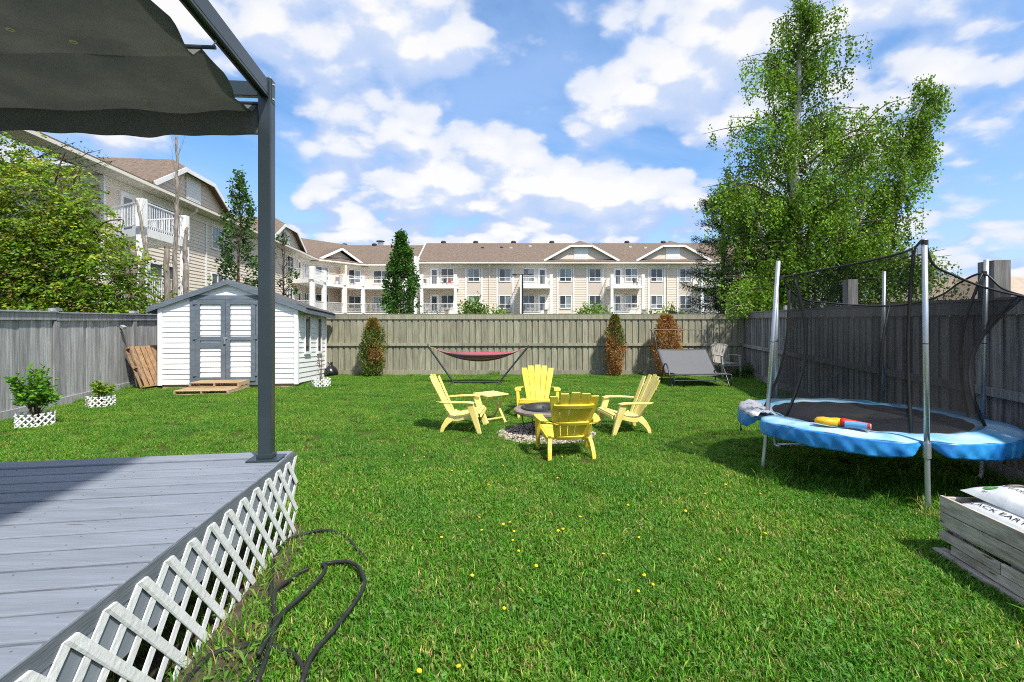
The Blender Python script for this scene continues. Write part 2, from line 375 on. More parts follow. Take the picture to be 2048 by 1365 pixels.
# ------------------------------------------------------------------ ground
FIRE = Vector((.50, 7.37, 0)); TR = Vector((3.87, 5.50, 0)); TRR = 1.29
DC = Vector((-1.735, 3.962, 0)); DA = math.atan2(1, -.091)        # deck corner; its side runs along DE
DE = Vector((math.cos(DA), math.sin(DA), 0)); DN = Vector((-DE.y, DE.x, 0))   # DN points into the deck
DB = Vector((-.9867, -.1624, 0))                                # its planks run this way, a little out of square
DZ = .634
def deck_side(x, y):
    """distance in front of the deck's latticed side (negative: under the deck), and place along it"""
    q = Vector((x, y, 0)) - DC
    return -q.dot(DN), q.dot(DE)
LF0, LF1 = Vector((-7.95, 5.97, 0)), Vector((-10.10, 15.22, 0))
RF = lambda y: 4.156 + .193 * y
YB = 15.27
g = MB(); g.add([(-300, -60, 0), (300, -60, 0), (300, 500, 0), (-300, 500, 0)], [(0, 1, 2, 3)])
tag(g.build('lawn', M['ground']), kind='structure')
def soil_patch(name, pts, z=.004):
    c = sum((Vector(p) for p in pts), Vector((0, 0, 0))) / len(pts); ring = []
    pp = [Vector(p) for p in pts]; pp = catmull(pp + [pp[0]], 5)[:-1]
    for p in pp: ring.append(c + (p - c) * random.uniform(.93, 1.07))
    m = MB(); m.add([(c.x, c.y, z)] + [(p.x, p.y, z) for p in ring], [(0, 1 + i, 1 + (i + 1) % len(ring)) for i in range(len(ring))])
    tag(m.build(name, M['soil']), kind='structure')
def dside(s, d): return DC + DE * s - DN * d
soil_patch('soil', [dside(.15, -.3), dside(.10, .06), dside(-.5, .20), dside(-.95, .26), dside(-1.35, .28), dside(-1.7, .34), dside(-2.1, .46), dside(-3.2, .46), dside(-3.2, -.6), dside(-1.5, -.6)])

def soil_mask(x, y):
    """1 where turf grows, 0 on bare soil"""
    d, s = deck_side(x, y)
    if d < 0 and s < 0: return .22
    if s < .12:
        lim = .15 + .15 * min(1, max(0, -s / 2.0)) + .10 * math.sin(s * 7.3) + .05 * math.sin(s * 19)
        if d < lim: return .20
        if d < lim + .14: return .65
    return 1.0

def make_patch(name, n, half, wmin, wmax, hmin, hmax):
    """a piece of turf: n bent blades, a few dead ones, some clover-like leaves"""
    V = []; Fc = []; T = []
    for i in range(n):
        x = random.uniform(-half, half); y = random.uniform(-half, half)
        h = random.uniform(hmin, hmax) * (1.15 if random.random() < .15 else 1); w = random.uniform(wmin, wmax) / 2
        a = random.uniform(0, 2 * math.pi); ln = random.uniform(.25, 1.05) * h; b = a + random.uniform(-.6, .6)
        dx, dy = math.cos(a), math.sin(a); sx, sy = -math.sin(b), math.cos(b)
        k = len(V); r = random.random()
        if r < .065:   # small broad leaf of clover or dandelion
            h *= .55; w *= random.uniform(2.2, 3.6)
            V += [(x - sx * w * .3, y - sy * w * .3, .004), (x + sx * w * .3, y + sy * w * .3, .004),
                  (x + dx * h * .8 - sx * w, y + dy * h * .8 - sy * w, h), (x + dx * h * .8 + sx * w, y + dy * h * .8 + sy * w, h),
                  (x + dx * h * 1.7, y + dy * h * 1.7, h * 1.05)]
            c = (random.uniform(.11, .15), random.uniform(.25, .33), random.uniform(.03, .05))
        else:
            V += [(x - sx * w, y - sy * w, 0), (x + sx * w, y + sy * w, 0),
                  (x + dx * ln * .38 - sx * w * .8, y + dy * ln * .38 - sy * w * .8, h * .58), (x + dx * ln * .38 + sx * w * .8, y + dy * ln * .38 + sy * w * .8, h * .58),
                  (x + dx * ln, y + dy * ln, h * random.uniform(.8, 1.0))]
            v = random.choice((random.uniform(.35, .9), random.uniform(.7, 1.3), random.uniform(1.0, 1.65)))
            c = (.068 * v, .235 * v, .010 * v) if r < .66 else ((.115 * v, .30 * v, .022 * v) if r < .85 else ((.38 * v, .32 * v, .14 * v) if r < .915 else (.25 * v, .36 * v, .05 * v)))
        Fc += [(k, k + 1, k + 3, k + 2), (k + 2, k + 3, k + 4)]; T += [(*c, 1)] * 5
    me = bpy.data.meshes.new(name); me.from_pydata(V, [], Fc)
    ca = me.attributes.new('tint', 'FLOAT_COLOR', 'POINT'); ca.data.foreach_set('color', np.array(T).reshape(-1))
    me.materials.append(M['turf']); me.update()
    return bpy.data.objects.new(name, me)

def turf_material():
    m = leafmat('turf', .40, .5, .3); nt = m.node_tree; N = nt.nodes; L = nt.links
    a = [x for x in N if x.type == 'ATTRIBUTE'][0]
    # the lawn itself is yellower in drifts and deeper green in others
    ge = N.new('ShaderNodeNewGeometry'); nz = N.new('ShaderNodeTexNoise'); L.new(ge.outputs['Position'], nz.inputs['Vector']); nz.inputs['Scale'].default_value = .75; nz.inputs['Detail'].default_value = 5
    nz.inputs['Roughness'].default_value = .62
    mr = N.new('ShaderNodeMapRange'); L.new(nz.outputs['Fac'], mr.inputs[0]); mr.inputs[1].default_value = .36; mr.inputs[2].default_value = .66
    mx = N.new('ShaderNodeMix'); mx.data_type = 'RGBA'; L.new(mr.outputs[0], mx.inputs[0])
    mx.inputs[6].default_value = (.78, .90, .9, 1); mx.inputs[7].default_value = (1.5, 1.18, 1.2, 1)
    # small dry, strawy spots
    n2 = N.new('ShaderNodeTexNoise'); L.new(ge.outputs['Position'], n2.inputs['Vector']); n2.inputs['Scale'].default_value = 3.2; n2.inputs['Detail'].default_value = 4
    m2 = N.new('ShaderNodeMapRange'); L.new(n2.outputs['Fac'], m2.inputs[0]); m2.inputs[1].default_value = .56; m2.inputs[2].default_value = .76
    x2 = N.new('ShaderNodeMix'); x2.data_type = 'RGBA'; L.new(m2.outputs[0], x2.inputs[0]); L.new(mx.outputs[2], x2.inputs[6]); x2.inputs[7].default_value = (2.3, 1.3, 2.4, 1)
    mu = N.new('ShaderNodeMix'); mu.data_type = 'RGBA'; mu.blend_type = 'MULTIPLY'; mu.inputs[0].default_value = 1
    L.new(a.outputs['Color'], mu.inputs[6]); L.new(x2.outputs[2], mu.inputs[7])
    for l in list(L):
        if l.from_node == a and l.to_node != mu:
            s = l.to_socket; L.remove(l); L.new(mu.outputs[2], s)
    return m
M['turf'] = turf_material()

def instancer(name, patches, pts, rots, scl, idx, label=None):
    """turf pieces set on points: one lawn of grass nobody could count"""
    col = bpy.data.collections.new(name + '_pieces')
    for p in patches: col.objects.link(p)
    me = bpy.data.meshes.new(name); me.from_pydata(pts, [], [])
    for nm, ty, dt in (('rz', 'FLOAT', rots), ('sc', 'FLOAT', scl)):
        at_ = me.attributes.new(nm, ty, 'POINT'); at_.data.foreach_set('value', np.array(dt, dtype=np.float32))
    at_ = me.attributes.new('idx', 'INT', 'POINT'); at_.data.foreach_set('value', np.array(idx, dtype=np.int32))
    o = bpy.data.objects.new(name, me); C.objects.link(o)
    ng = bpy.data.node_groups.new(name + '_nodes', 'GeometryNodeTree'); N = ng.nodes; L = ng.links
    ng.interface.new_socket('Geometry', in_out='INPUT', socket_type='NodeSocketGeometry'); ng.interface.new_socket('Geometry', in_out='OUTPUT', socket_type='NodeSocketGeometry')
    gi = N.new('NodeGroupInput'); go = N.new('NodeGroupOutput'); ip = N.new('GeometryNodeInstanceOnPoints'); ci = N.new('GeometryNodeCollectionInfo')
    ci.inputs['Collection'].default_value = col; ci.inputs['Separate Children'].default_value = True; ci.inputs['Reset Children'].default_value = True
    def na(nm, ty):
        x = N.new('GeometryNodeInputNamedAttribute'); x.data_type = ty; x.inputs['Name'].default_value = nm; return x.outputs[0]
    cb = N.new('ShaderNodeCombineXYZ'); L.new(na('rz', 'FLOAT'), cb.inputs[2])
    L.new(gi.outputs[0], ip.inputs['Points']); L.new(ci.outputs[0], ip.inputs['Instance']); ip.inputs['Pick Instance'].default_value = True
    L.new(na('idx', 'INT'), ip.inputs['Instance Index']); L.new(cb.outputs[0], ip.inputs['Rotation']); L.new(na('sc', 'FLOAT'), ip.inputs['Scale'])
    L.new(ip.outputs[0], go.inputs[0])
    md = o.modifiers.new('turf', 'NODES'); md.node_group = ng
    return tag(o, label, None, None, 'stuff')

def make_lawn():
    near = [make_patch('turf_near', 640, .14, .0028, .0056, .020, .047) for _ in range(6)]
    midp = [make_patch('turf_mid', 340, .17, .005, .009, .022, .050) for _ in range(5)]
    tall = [make_patch('turf_tall', 150, .14, .004, .008, .09, .22) for _ in range(3)]
    thin = [make_patch('turf_thin', 55, .14, .004, .007, .03, .10) for _ in range(3)]
    allp = near + midp + tall + thin
    P = []; rz = []; sc = []; ix = []
    y = 1.75
    while y < YB - .01:
        step = .165 if y < 5.6 else .235
        x = max(-1.08 * y - .4, -10.2)
        while x < min(1.08 * y + .4, RF(y) - .03):
            px = x + random.uniform(-.5, .5) * step; py = y + random.uniform(-.5, .5) * step
            x += step
            lf = LF0 + (LF1 - LF0) * ((py - LF0.y) / (LF1.y - LF0.y))
            if px < lf.x + .05: continue
            d, s = deck_side(px, py)
            if d < -.35 and s < .02: continue
            if ((px - FIRE.x) / .69) ** 2 + ((py - FIRE.y) / .64) ** 2 < 1: continue
            # under the shed
            q = Vector((px + 8.55, py - 12.16)); u = q.x * .9962 + q.y * .0872; v = -q.x * .0872 + q.y * .9962
            if 0 < u < 3.2 and .05 < v < 2.6: continue
            k = soil_mask(px, py)
            if k < .5:
                if random.random() < .85: P.append((px, py, .003)); rz.append(random.uniform(0, 6.3)); sc.append(random.uniform(.7, 1.2)); ix.append(14 + random.randrange(3))
                continue
            if k < .9 and random.random() < .4: continue
            nearp = y < 5.6
            P.append((px, py, 0)); rz.append(random.uniform(0, 6.3)); sc.append(random.uniform(.82, 1.22)); ix.append(random.randrange(6) if nearp else 6 + random.randrange(5))
            # rank grass: under the trampoline, along the fences and round the crate
            dt = math.hypot(px - TR.x + .2, py - TR.y + .25)
            rank = (dt < 1.1 and random.random() < .4) or (RF(py) - px < .30 and random.random() < .5) or (px - lf.x < .22 and random.random() < .25) or (2.85 < px < 3.05 and 2.0 < py < 3.8 and random.random() < .4) or (YB - py < .15 and random.random() < .15)
            if rank: P.append((px, py, 0)); rz.append(random.uniform(0, 6.3)); sc.append(random.uniform(.6, 1.2)); ix.append(11 + random.randrange(3)); sc[-1] *= .8
        y += step
    instancer('lawn_grass', allp, P, rz, sc, ix, 'short mown green grass covering the yard')
make_lawn()

# ------------------------------------------------------------------ fences
def rail(m, a, b, w, h, z): m.bar(a + Vector((0, 0, z)), b + Vector((0, 0, z)), w, h)
def back_fence():
    f = empty('wooden_fence', (0, YB, 0), 'green-grey board fence across the far end of the yard behind the hammock', 'fence')
    x = -6.6; i = 0
    while x < 7.05:
        w = random.uniform(.128, .142)
        m = MB(); m.box(x, x + w, YB - .021, YB - .002, .02, 1.73 + random.uniform(-.01, 0)); m.build('board', M['fence_back'], f)
        m = MB(); m.box(x + w - .03, x + w + .085, YB + .002, YB + .02, .02, 1.72); m.build('board', M['fence_back'], f)
        x += w + random.uniform(.045, .065); i += 1
    x = -10.0
    while x < 7.1:
        e = min(x + random.uniform(2.4, 3.0), 7.12)
        for z0, z1, d in ((1.695, 1.835, .045), (.885, .965, .062), (0.0, .145, .05)):
            m = MB(); m.box(x, e - .004, YB - d, YB - .0225, z0, z1); m.build('rail', M['fence_back'], f)
        x = e
    m = MB(); m.box(-10, 7.12, YB - .05, YB + .06, 1.836, 1.862); m.build('cap_board', M['fence_back'], f)
    for px in (893, 1091, 1289):
        X = (px - 1024) / F * (YB + .1); m = MB(); m.box(X - .05, X + .05, YB + .062, YB + .162, 0, 1.965)
        p = m.build('post', M['fence_back'], f); m = MB(); m.box(X - .065, X + .065, YB + .05, YB + .175, 1.966, 2.0); m.build('post_cap', M['fence_back'], p)
back_fence()

def side_fence_left():
    f = empty('wooden_fence', (*LF0.xy, 0), 'smooth grey board fence behind the two leafy shrubs', 'fence')
    d = (LF1 - LF0); ln = d.length; ang = math.atan2(d.y, d.x); fr = Fr(LF0, ang)      # v>0 is away from the yard
    u = 0
    while u < ln - .1:
        w = random.uniform(.12, .145); o = random.choice((0, 0, .004, .008))
        m = MB(); m.box(u, u + w - .004, .002 + o, .022 + o, .02, 1.72, fr); m.build('board', M['fence_grey'], f); u += w
    for a, b, dz in ((0, 3.74, .015), (3.74, 6.7, 0), (6.7, ln, 0)):
        m = MB(); m.box(a, b - .004, -.04, 0, 1.665 + dz, 1.805 + dz, fr); m.build('rail', M['fence_grey'], f)
        m = MB(); m.box(a, b - .004, -.07, .05, 1.806 + dz, 1.832 + dz, fr); m.build('cap_board', M['fence_grey'], f)
        m = MB(); m.box(a, b - .004, -.035, 0, 0, .15, fr); m.build('kickboard', M['fence_grey'], f)
    for u in (3.74, 6.7):
        m = MB(); m.box(u - .05, u + .10, -.03, -.001, .15, 1.66, fr); p = m.build('post', M['fence_grey'], f)
        m = MB(); m.box(u - .07, u + .12, -.062, .06, 1.85, 1.905, fr); m.build('post_cap', M['fence_grey'], p)
    # the small floodlight
    q = fr.p(6.1, -.02, 1.50); l = empty('flood_light', q, 'small pale floodlight fixed high on the grey fence', 'light')
    m = MB(); m.bar(q + Vector((.0, 0, .03)), q + Vector((.10, -.02, -.02)), .09, .07); m.build('housing', M['resin_taupe'], l, bevel=.008)
    m = MB(); m.bar(q + Vector((-.02, .0, -.10)), q + Vector((.02, 0, .0)), .03, .02); m.build('bracket', M['resin_taupe'], l)
side_fence_left()

def side_fence_right():
    y0, y1 = 3.0, YB - .02; a = Vector((RF(y0), y0, 0)); b = Vector((RF(y1), y1, 0)); d = b - a; ln = d.length
    f = empty('wooden_fence', a, 'dark weathered board fence behind the trampoline', 'fence')
    fr = Fr(a, math.atan2(d.y, d.x)); u = 0                     # v>0 is the yard side
    while u < ln - .05:
        w = random.uniform(.13, .145); t = 1.76 + random.uniform(-.02, .01)
        m = MB(); m.box(u, u + w, -.045, -.026, .03, t, fr); m.build('board', M['fence_dark'], f)
        m = MB(); m.box(u + w - .035, u + w + .095, -.024, -.004, .03, t, fr); m.build('board', M['fence_dark'], f)
        u += w + random.uniform(.055, .075)
    u = 0
    while u < ln:
        e = min(u + 2.63, ln)
        for z0, z1, q in ((1.735, 1.885, .04), (.86, .95, .06), (.02, .16, .04)):
            m = MB(); m.box(u, e - .004, 0, q, z0, z1, fr); m.build('rail', M['fence_dark'], f)
        m = MB(); m.box(u, e - .004, -.06, .055, 1.886, 1.915, fr); m.build('cap_board', M['fence_dark'], f)
        u = e
    for y, top, w in ((5.58, 2.33, .25), (8.88, 2.39, .22), (12.0, 2.02, .12), (15.0, 1.96, .12)):
        u = (y - y0) * math.hypot(1, .193)
        m = MB(); m.box(u - w / 2, u + w / 2, -.20, -.047, 0, top, fr); m.build('post', M['fence_dark'], f)
side_fence_right()

# ------------------------------------------------------------------ apartment building
BLD = empty('apartment_building', (-10, 60, 0), 'long beige three-storey apartment block with brown shingle roof beyond the fence', 'building')
EZ, S3, S2 = 8.2, 5.5, 2.45        # eaves, third and second floor
def lap_wall(fr, u0, u1, z0, z1, v=0.0, name='wall', material=None, pitch=.20, top=None):
    """clapboard wall: every course a real lap. top(u): sloping upper edge"""
    m = MB(); z = z0
    while z < z1 - 1e-4:
        e = min(z + pitch, z1)
        a0, a1, b0, b1 = u0, u1, u0, u1
        if top: a0, a1 = top(z); b0, b1 = top(e)
        if a1 - a0 < .02: break
        p = [fr.p(a0, v + .030, z), fr.p(a1, v + .030, z), fr.p(b1, v + .002, e), fr.p(b0, v + .002, e), fr.p(a0, v, z), fr.p(a1, v, z)]
        m.add(p, [(0, 1, 2, 3), (4, 5, 1, 0)]); z = e
    return m.build(name, material or M['siding_beige'], BLD)
def fbox(name, mt, fr, *b, parent=None, bevel=0):
    m = MB(); m.box(*b, fr); return m.build(name, mt, parent or BLD, bevel=bevel)
def window(fr, u, z0, z1, w=1.25, v=.025, low=True, pale=None):
    """white frame, two sashes, a row of small lower lights"""
    a, b = u - w / 2, u + w / 2; t = .085; m = MB()
    for q in ((a - t, a, v - .02, v + .06, z0 - t, z1 + t), (b, b + t, v - .02, v + .06, z0 - t, z1 + t), (a, b, v - .02, v + .06, z1, z1 + t), (a, b, v - .02, v + .075, z0 - t * 1.3, z0)): m.box(*q, fr)
    m.box(u - .03, u + .03, v - .02, v + .045, z0, z1, fr)
    zl = z0 + (z1 - z0) * .30
    if low: m.box(a, u - .03, v - .02, v + .04, zl - .03, zl + .03, fr); m.box(u + .03, b, v - .02, v + .04, zl - .03, zl + .03, fr)
    o = m.build('window', M['trim'], BLD)
    for i, (x0, x1) in enumerate(((a, u - .03), (u + .03, b))):
        for y0, y1 in (((z0, zl - .03), (zl + .03, z1)) if low else ((z0, z1),)):
            p = MB(); p.box(x0, x1, v - .03, v + .006, y0, y1, fr)
            p.build('pane', M['curtain'] if (random.random() < (.35 if pale is None else pale)) else M['glass'], o)
    return o
def door(fr, u, z0, w=.85, v=.025):
    h = 2.05; m = MB(); a, b = u - w / 2, u + w / 2; t = .09
    m.box(a - t, a, v - .02, v + .06, z0, z0 + h + t, fr); m.box(b, b + t, v - .02, v + .06, z0, z0 + h + t, fr); m.box(a, b, v - .02, v + .06, z0 + h, z0 + h + t, fr)
    s = .15
    m.box(a, a + s, v - .02, v + .03, z0, z0 + h, fr); m.box(b - s, b, v - .02, v + .03, z0, z0 + h, fr); m.box(a + s, b - s, v - .02, v + .03, z0, z0 + .3, fr); m.box(a + s, b - s, v - .02, v + .03, z0 + h - s, z0 + h, fr)
    o = m.build('balcony_door', M['trim'], BLD); p = MB(); p.box(a + s, b - s, v - .03, v + .008, z0 + .3, z0 + h - s, fr); p.build('pane', M['glass'], o)
def railing(parent, pts, z, posts=True, h=1.05, ends=(True, True), step=.14):
    """top and bottom rail, balusters, along a bent line"""
    m = MB(); b = MB()
    for i in range(len(pts) - 1):
        a = Vector(pts[i]); e = Vector(pts[i + 1]); d = e - a
        up = Vector((0, 0, 1))
        m.bar(a + up * (z + h), e + up * (z + h), .07, .055); m.bar(a + up * (z + .12), e + up * (z + .12), .05, .045)
        n = max(2, int(d.length / step))
        for k in range(1, n):
            q = a + d * (k / n); b.bar(q + up * (z + .14), q + up * (z + h - .027), .019, .019, up=(1, 0, 0))
    m.build('handrail', M['rail'], parent); tag(b.build('balusters', M['rail'], parent), kind='stuff')
def post(parent, p, z0, z1, w=.3, name='balcony_post'):
    m = MB(); m.box(p[0] - w / 2, p[0] + w / 2, p[1] - w / 2, p[1] + w / 2, z0, z1); return m.build(name, M['trim'], parent)
def slab(pts, z0, z1, name='balcony'):
    m = MB(); m.prism([Vector((p[0], p[1], z1)) for p in pts], [Vector((p[0], p[1], z0)) for p in pts]); return m.build(name, M['trim'], BLD)

# frames: u along the wall as seen from the yard, v towards the yard
def wall_frame(a, b):
    """wall from a to b with the yard on the v>0 side"""
    a = Vector((*a, 0)); b = Vector((*b, 0)); d = b - a
    return Fr(a, math.atan2(d.y, d.x)), d.length
FB, LB = wall_frame((32, 57.66), (-10.6, 57.66))            # far wing; u runs from its east end
fb = lambda x: 32 - x
FC, LC = wall_frame((-10.6, 59.87), (-17.9, 59.87)); fc = lambda x: -10.6 - x
FD, LD = wall_frame((-17.9, 59.87), (-21.75, 54.16))        # slanting bay
FL, LL = wall_frame((-21.75, 54.16), (-18.0, 22.08))        # the wing that runs towards the camera
def fl(y): return (54.16 - y) * math.hypot(1, 3.75 / 32.08)
FS, LS = wall_frame((-18.0, 22.08), (-30, 22.08))
for fr, ln in ((FB, LB), (FC, LC), (FD, LD), (FL, LL), (FS, LS)):
    lap_wall(fr, 0, ln, 0, EZ)
    fbox('fascia_band', M['cream'], fr, 0, ln, .024, .055, 7.62, 8.05)
    m = MB(); m.box(-.3 if fr in (FD, FC) else 0, ln + (.3 if fr in (FD,) else 0), -.1, .78, 8.06, 8.10, fr); m.build('soffit', M['soffit_tone'], BLD)
    m = MB(); m.box(0, ln, .76, .90, 8.08, 8.22, fr); m.build('gutter', M['cream'], BLD)
# the eaves of the near wing run on past its corner
m = MB(); m.box(LL, LL + 10, -.1, .78, 8.06, 8.10, FL); m.build('soffit', M['soffit_tone'], BLD)
m = MB(); m.box(LL, LL + 10, .76, .90, 8.08, 8.22, FL); m.build('gutter', M['cream'], BLD)
fbox('corner_board', M['trim'], FL, LL - .02, LL + .12, -.12, .05, 0, 8.05)
fbox('fascia_band', M['trim'], FS, 0, 4, .056, .08, 7.62, 8.05)
# gable-end part wall between the two roofs
fbox('party_wall', M['trim'], FB, LB + .001, LB + .26, -2.2, 2.3, 0, 8.75)

def roof_slope(name, fr, u0, u1, run, k=.5, eave=.84, z=EZ + .06, th=.045, u0b=None, u1b=None):
    """a tilted slab: lower edge at the eaves, upper edge 'run' behind"""
    u0b = u0 if u0b is None else u0b; u1b = u1 if u1b is None else u1b
    lo = [fr.p(u0, eave, z), fr.p(u1, eave, z), fr.p(u1b, eave - run, z + k * run), fr.p(u0b, eave - run, z + k * run)]
    m = MB(); m.prism([p + Vector((0, 0, th)) for p in lo], lo); return m.build(name, M['shingle'], BLD)
K = .5
roof_slope('roof', FB, -.5, LB + .25, 6.0)
roof_slope('roof', FC, -.4, LC + 4.0, 6.2)
roof_slope('roof', FD, -.2, LD + .2, 6.0, u0b=-2.5, u1b=LD + 2.4)
roof_slope('roof', FL, -3, LL + 10, 5.6, k=.30)
m = MB(); m.bar(FB.p(LB + .2, .75, EZ + .16), FB.p(LB + .2, -5.3, EZ + .16 + K * 6.05), .1, .2); m.build('rake_board', M['trim'], BLD)

def dormer(fr, uc, half=4.05, top=1.25, zb=8.62, rise=1.55, vf=.12, name='dormer', K=.5):
    """clipped gable: siding face, white rake boards, white louvred panel, its own little roof"""
    kk = rise / (half - top); zt = zb + rise; za = zb + kk * half
    vy = lambda z: .84 - (z - EZ - .06) / K                      # where the main roof is at that height
    face = MB()
    d = lap_wall(fr, 0, 0, zb - .3, zt, v=vf, name=name, top=lambda z: (uc - (half - max(0, z - zb) / kk), uc + (half - max(0, z - zb) / kk)), pitch=.24)
    ov = .45
    BL, TL, TR_, BR = fr.p(uc - half - .25, vf + ov, zb - .14), fr.p(uc - top, vf + ov, zt), fr.p(uc + top, vf + ov, zt), fr.p(uc + half + .25, vf + ov, zb - .14)
    RP, RB = fr.p(uc, vf + ov - 1.5, za), fr.p(uc, vy(za) - .4, za)
    VL, VR = fr.p(uc - half - .25, vy(zb - .14) - .3, zb - .14), fr.p(uc + half + .25, vy(zb - .14) - .3, zb - .14)
    up = Vector((0, 0, .09)); m = MB()
    for poly in ((BL, TL, RP, RB, VL), (BR, TR_, RP, RB, VR), (TL, TR_, RP)):
        m.prism([p + up for p in poly], list(poly))
    m.build('roof', M['shingle'], d)
    m = MB()
    for a, b in ((BL, TL), (TL, TR_), (TR_, BR)): m.bar(a + Vector((0, 0, -.06)) + fr.n * .03, b + Vector((0, 0, -.06)) + fr.n * .03, .05, .24, up=(0, 0, 1))
    m.build('rake_board', M['trim'], d)
    m = MB(); m.box(uc - .80, uc + .80, vf + .024, vf + .07, zb - .3, zt - .03, fr)
    for i in range(9): m.box(uc - .62, uc + .62, vf + .0705, vf + .085, zb - .1 + i * .16, zb - .1 + i * .16 + .10, fr)
    m.build('louvre_panel', M['trim'], d)
for x in (7.95, 18.5): dormer(FB, fb(x))
dormer(FL, fl(29.3), half=4.4, top=1.65, rise=1.45, K=.34); dormer(FL, fl(45.7), half=4.4, top=1.65, rise=1.45, K=.34)
# gable over the slanting bay
cu = LD / 2
d = lap_wall(FD, 0, 0, EZ, EZ + 1.35, v=.1, name='gable', top=lambda z: (cu - 2.7 * (1 - (z - EZ) / 1.35), cu + 2.7 * (1 - (z - EZ) / 1.35)))
m = MB(); A, B, Cc = FD.p(cu - 3.1, .72, EZ - .02), FD.p(cu, .72, EZ + 1.5), FD.p(cu + 3.1, .72, EZ - .02)
for a, b in ((A, B), (B, Cc)): m.bar(a, b, .06, .26)
m.build('rake_board', M['trim'], d)
m = MB(); RB = FD.p(cu, -3.2, EZ + 1.56)
for a in (A, Cc):
    q = [a + Vector((0, 0, .16)), B + Vector((0, 0, .16)), RB + Vector((0, 0, .1)), a - FD.n * 1.6 + Vector((0, 0, .16))]
    m.prism([p + Vector((0, 0, .06)) for p in q], q)
m.build('roof', M['shingle'], d)

# far wing: window bays with pilasters, balconies with door and window
for x in (-4.4, -.8, 6.17, 9.57, 16.67, 20.0, 27.5):
    u = fb(x)
    for z0, z1 in ((6.15, 7.5), (3.05, 4.42)): window(FB, u, z0, z1, pale=.4)
    for s in (-1, 1): fbox('pilaster', M['trim'], FB, u + s * .92 - .09, u + s * .92 + .09, .024, .062, 0, 7.62)
    fbox('panel', M['siding_panel'], FB, u - .83, u + .83, .020, .034, 4.75, 5.95)
def far_balcony(x0, x1, doorx, winx, winw):
    yf = 55.45; pts = [(x0, 57.64), (x0, yf), (x1, yf), (x1, 57.64)]
    for z in (S3, S2):
        b = slab(pts, z - .32, z)
        railing(b, [Vector((x0, 57.55, 0)), Vector((x0, yf + .05, 0)), Vector((x1, yf + .05, 0)), Vector((x1, 57.55, 0))], z)
        for x in (x0 + .15, x1 - .15):
            post(b, (x, yf + .16), z + .001, z + 1.22, .34, 'newel_post')
            post(b, (x, yf + .16), 0 if z == S2 else S2 + 1.22, z - .321, .30, 'column')
        door(FB, fb(doorx), z + .02); window(FB, fb(winx), z + .75 - .12, z + 2.03, winw)
far_balcony(-10.18, -6.14, -8.95, -7.45, 1.35); far_balcony(.9, 4.5, 3.5, 1.95, 1.25)
far_balcony(10.95, 14.7, 12.2, 13.75, 1.35); far_balcony(20.97, 24.7, 23.8, 22.1, 1.3)
# what the tenants keep out there
def clutter(x, y, z, cols):
    for i, c in enumerate(cols):
        m = MB(); xx = x + i * .55
        m.box(xx - .22, xx + .22, y - .2, y + .2, z + .34, z + .40); m.box(xx - .22, xx + .22, y + .16, y + .2, z + .4, z + .82)
        for a in (-.19, .19):
            for b in (-.17, .17): m.box(xx + a - .02, xx + a + .02, y + b - .02, y + b + .02, z, z + .34)
        o = m.build('balcony_chair', c, None, loc=(xx, y, z))
        yield o
CL = [M['lounger_frame'], M['resin_taupe'], M['plastic_bag'], mat('navy_plastic', (.02, .04, .16)), mat('plum_cloth', (.13, .06, .14)), mat('brick_red_plastic', (.35, .06, .05))]
k = 0
for x, z, cs, lb in ((-9.9, S3, (0,), 'dark chair beside the door of the upper balcony next to the party wall'), (-7.6, S3, (2, 5), 'low {} chair on the upper balcony next to the party wall'),
                     (1.5, S2, (0,), 'dark chair on the lower balcony behind the lamp post'), (13.9, S3, (2,), 'black chair on the upper balcony beneath the second dormer'),
                     (-9.6, S2, (1,), 'taupe chair on the lower balcony next to the party wall')):
    for o, c in zip(clutter(x, 56.4, z, [CL[i] for i in cs]), cs):
        tag(o, lb.format('black' if c == 2 else 'red'), 'chair', 'balcony furniture')
# downspouts, lamps
for x in (-2.6, 17.85):
    u = fb(x); m = MB(); m.tube([FB.p(u, .82, 8.08), FB.p(u, .76, 7.85), FB.p(u, .12, 7.45), FB.p(u, .09, 7.2), FB.p(u, .09, 0)], .045, 6); m.build('downspout', M['cream'], BLD)
u = fl(28.4); m = MB(); m.tube([FL.p(u, .82, 8.08), FL.p(u, .76, 7.85), FL.p(u, .12, 7.45), FL.p(u, .09, 7.2), FL.p(u, .09, 0)], .05, 6); m.build('downspout', M['cream'], BLD)
# recess part of the far wing and the slanting bay
for z0, z1, zf in ((6.1, 7.5, S3), (3.05, 4.42, S2)):
    window(FC, fc(-15.6), zf + .6, z1, 1.9); door(FC, fc(-13.6), zf + .02, .95); window(FD, 1.2, z0, z1, 1.6); window(FD, LD - 1.3, z0, z1, 1.5)
    window(FL, fl(47.0), z0 + .1, z1 + .15, 1.6); window(FL, fl(32.6), z0 + .2, z1 + .2, 1.6); window(FL, fl(40.9), z0, z1, 1.5)
    door(FL, fl(49.9), zf + .02, .95)
    window(FL, fl(52.2), z0, z1, 1.4)
for y in (31.1, 34.2, 45.7, 48.3): fbox('pilaster', M['trim'], FL, fl(y) - .07, fl(y) + .07, .024, .062, 0, 7.62)
pts = [(-21.05, 47.7), (-18.7, 46.75), (-19.2, 51.0), (-18.4, 54.7), (-17.0, 57.0), (-12.0, 57.0), (-12.0, 59.85), (-17.9, 59.85), (-21.72, 54.18)]
for z in (S3, S2):
    b = slab(pts, z - .32, z, 'corner_balcony')
    q = [Vector((p[0], p[1], 0)) for p in pts[:7]]
    railing(b, q, z, step=.14)
    for p in pts[1:6]:
        post(b, (p[0], p[1] + .1), z + .001, z + 1.2, .4, 'newel_post'); post(b, (p[0], p[1] + .1), 0 if z == S2 else S2 + 1.2, z - .321, .38, 'column')
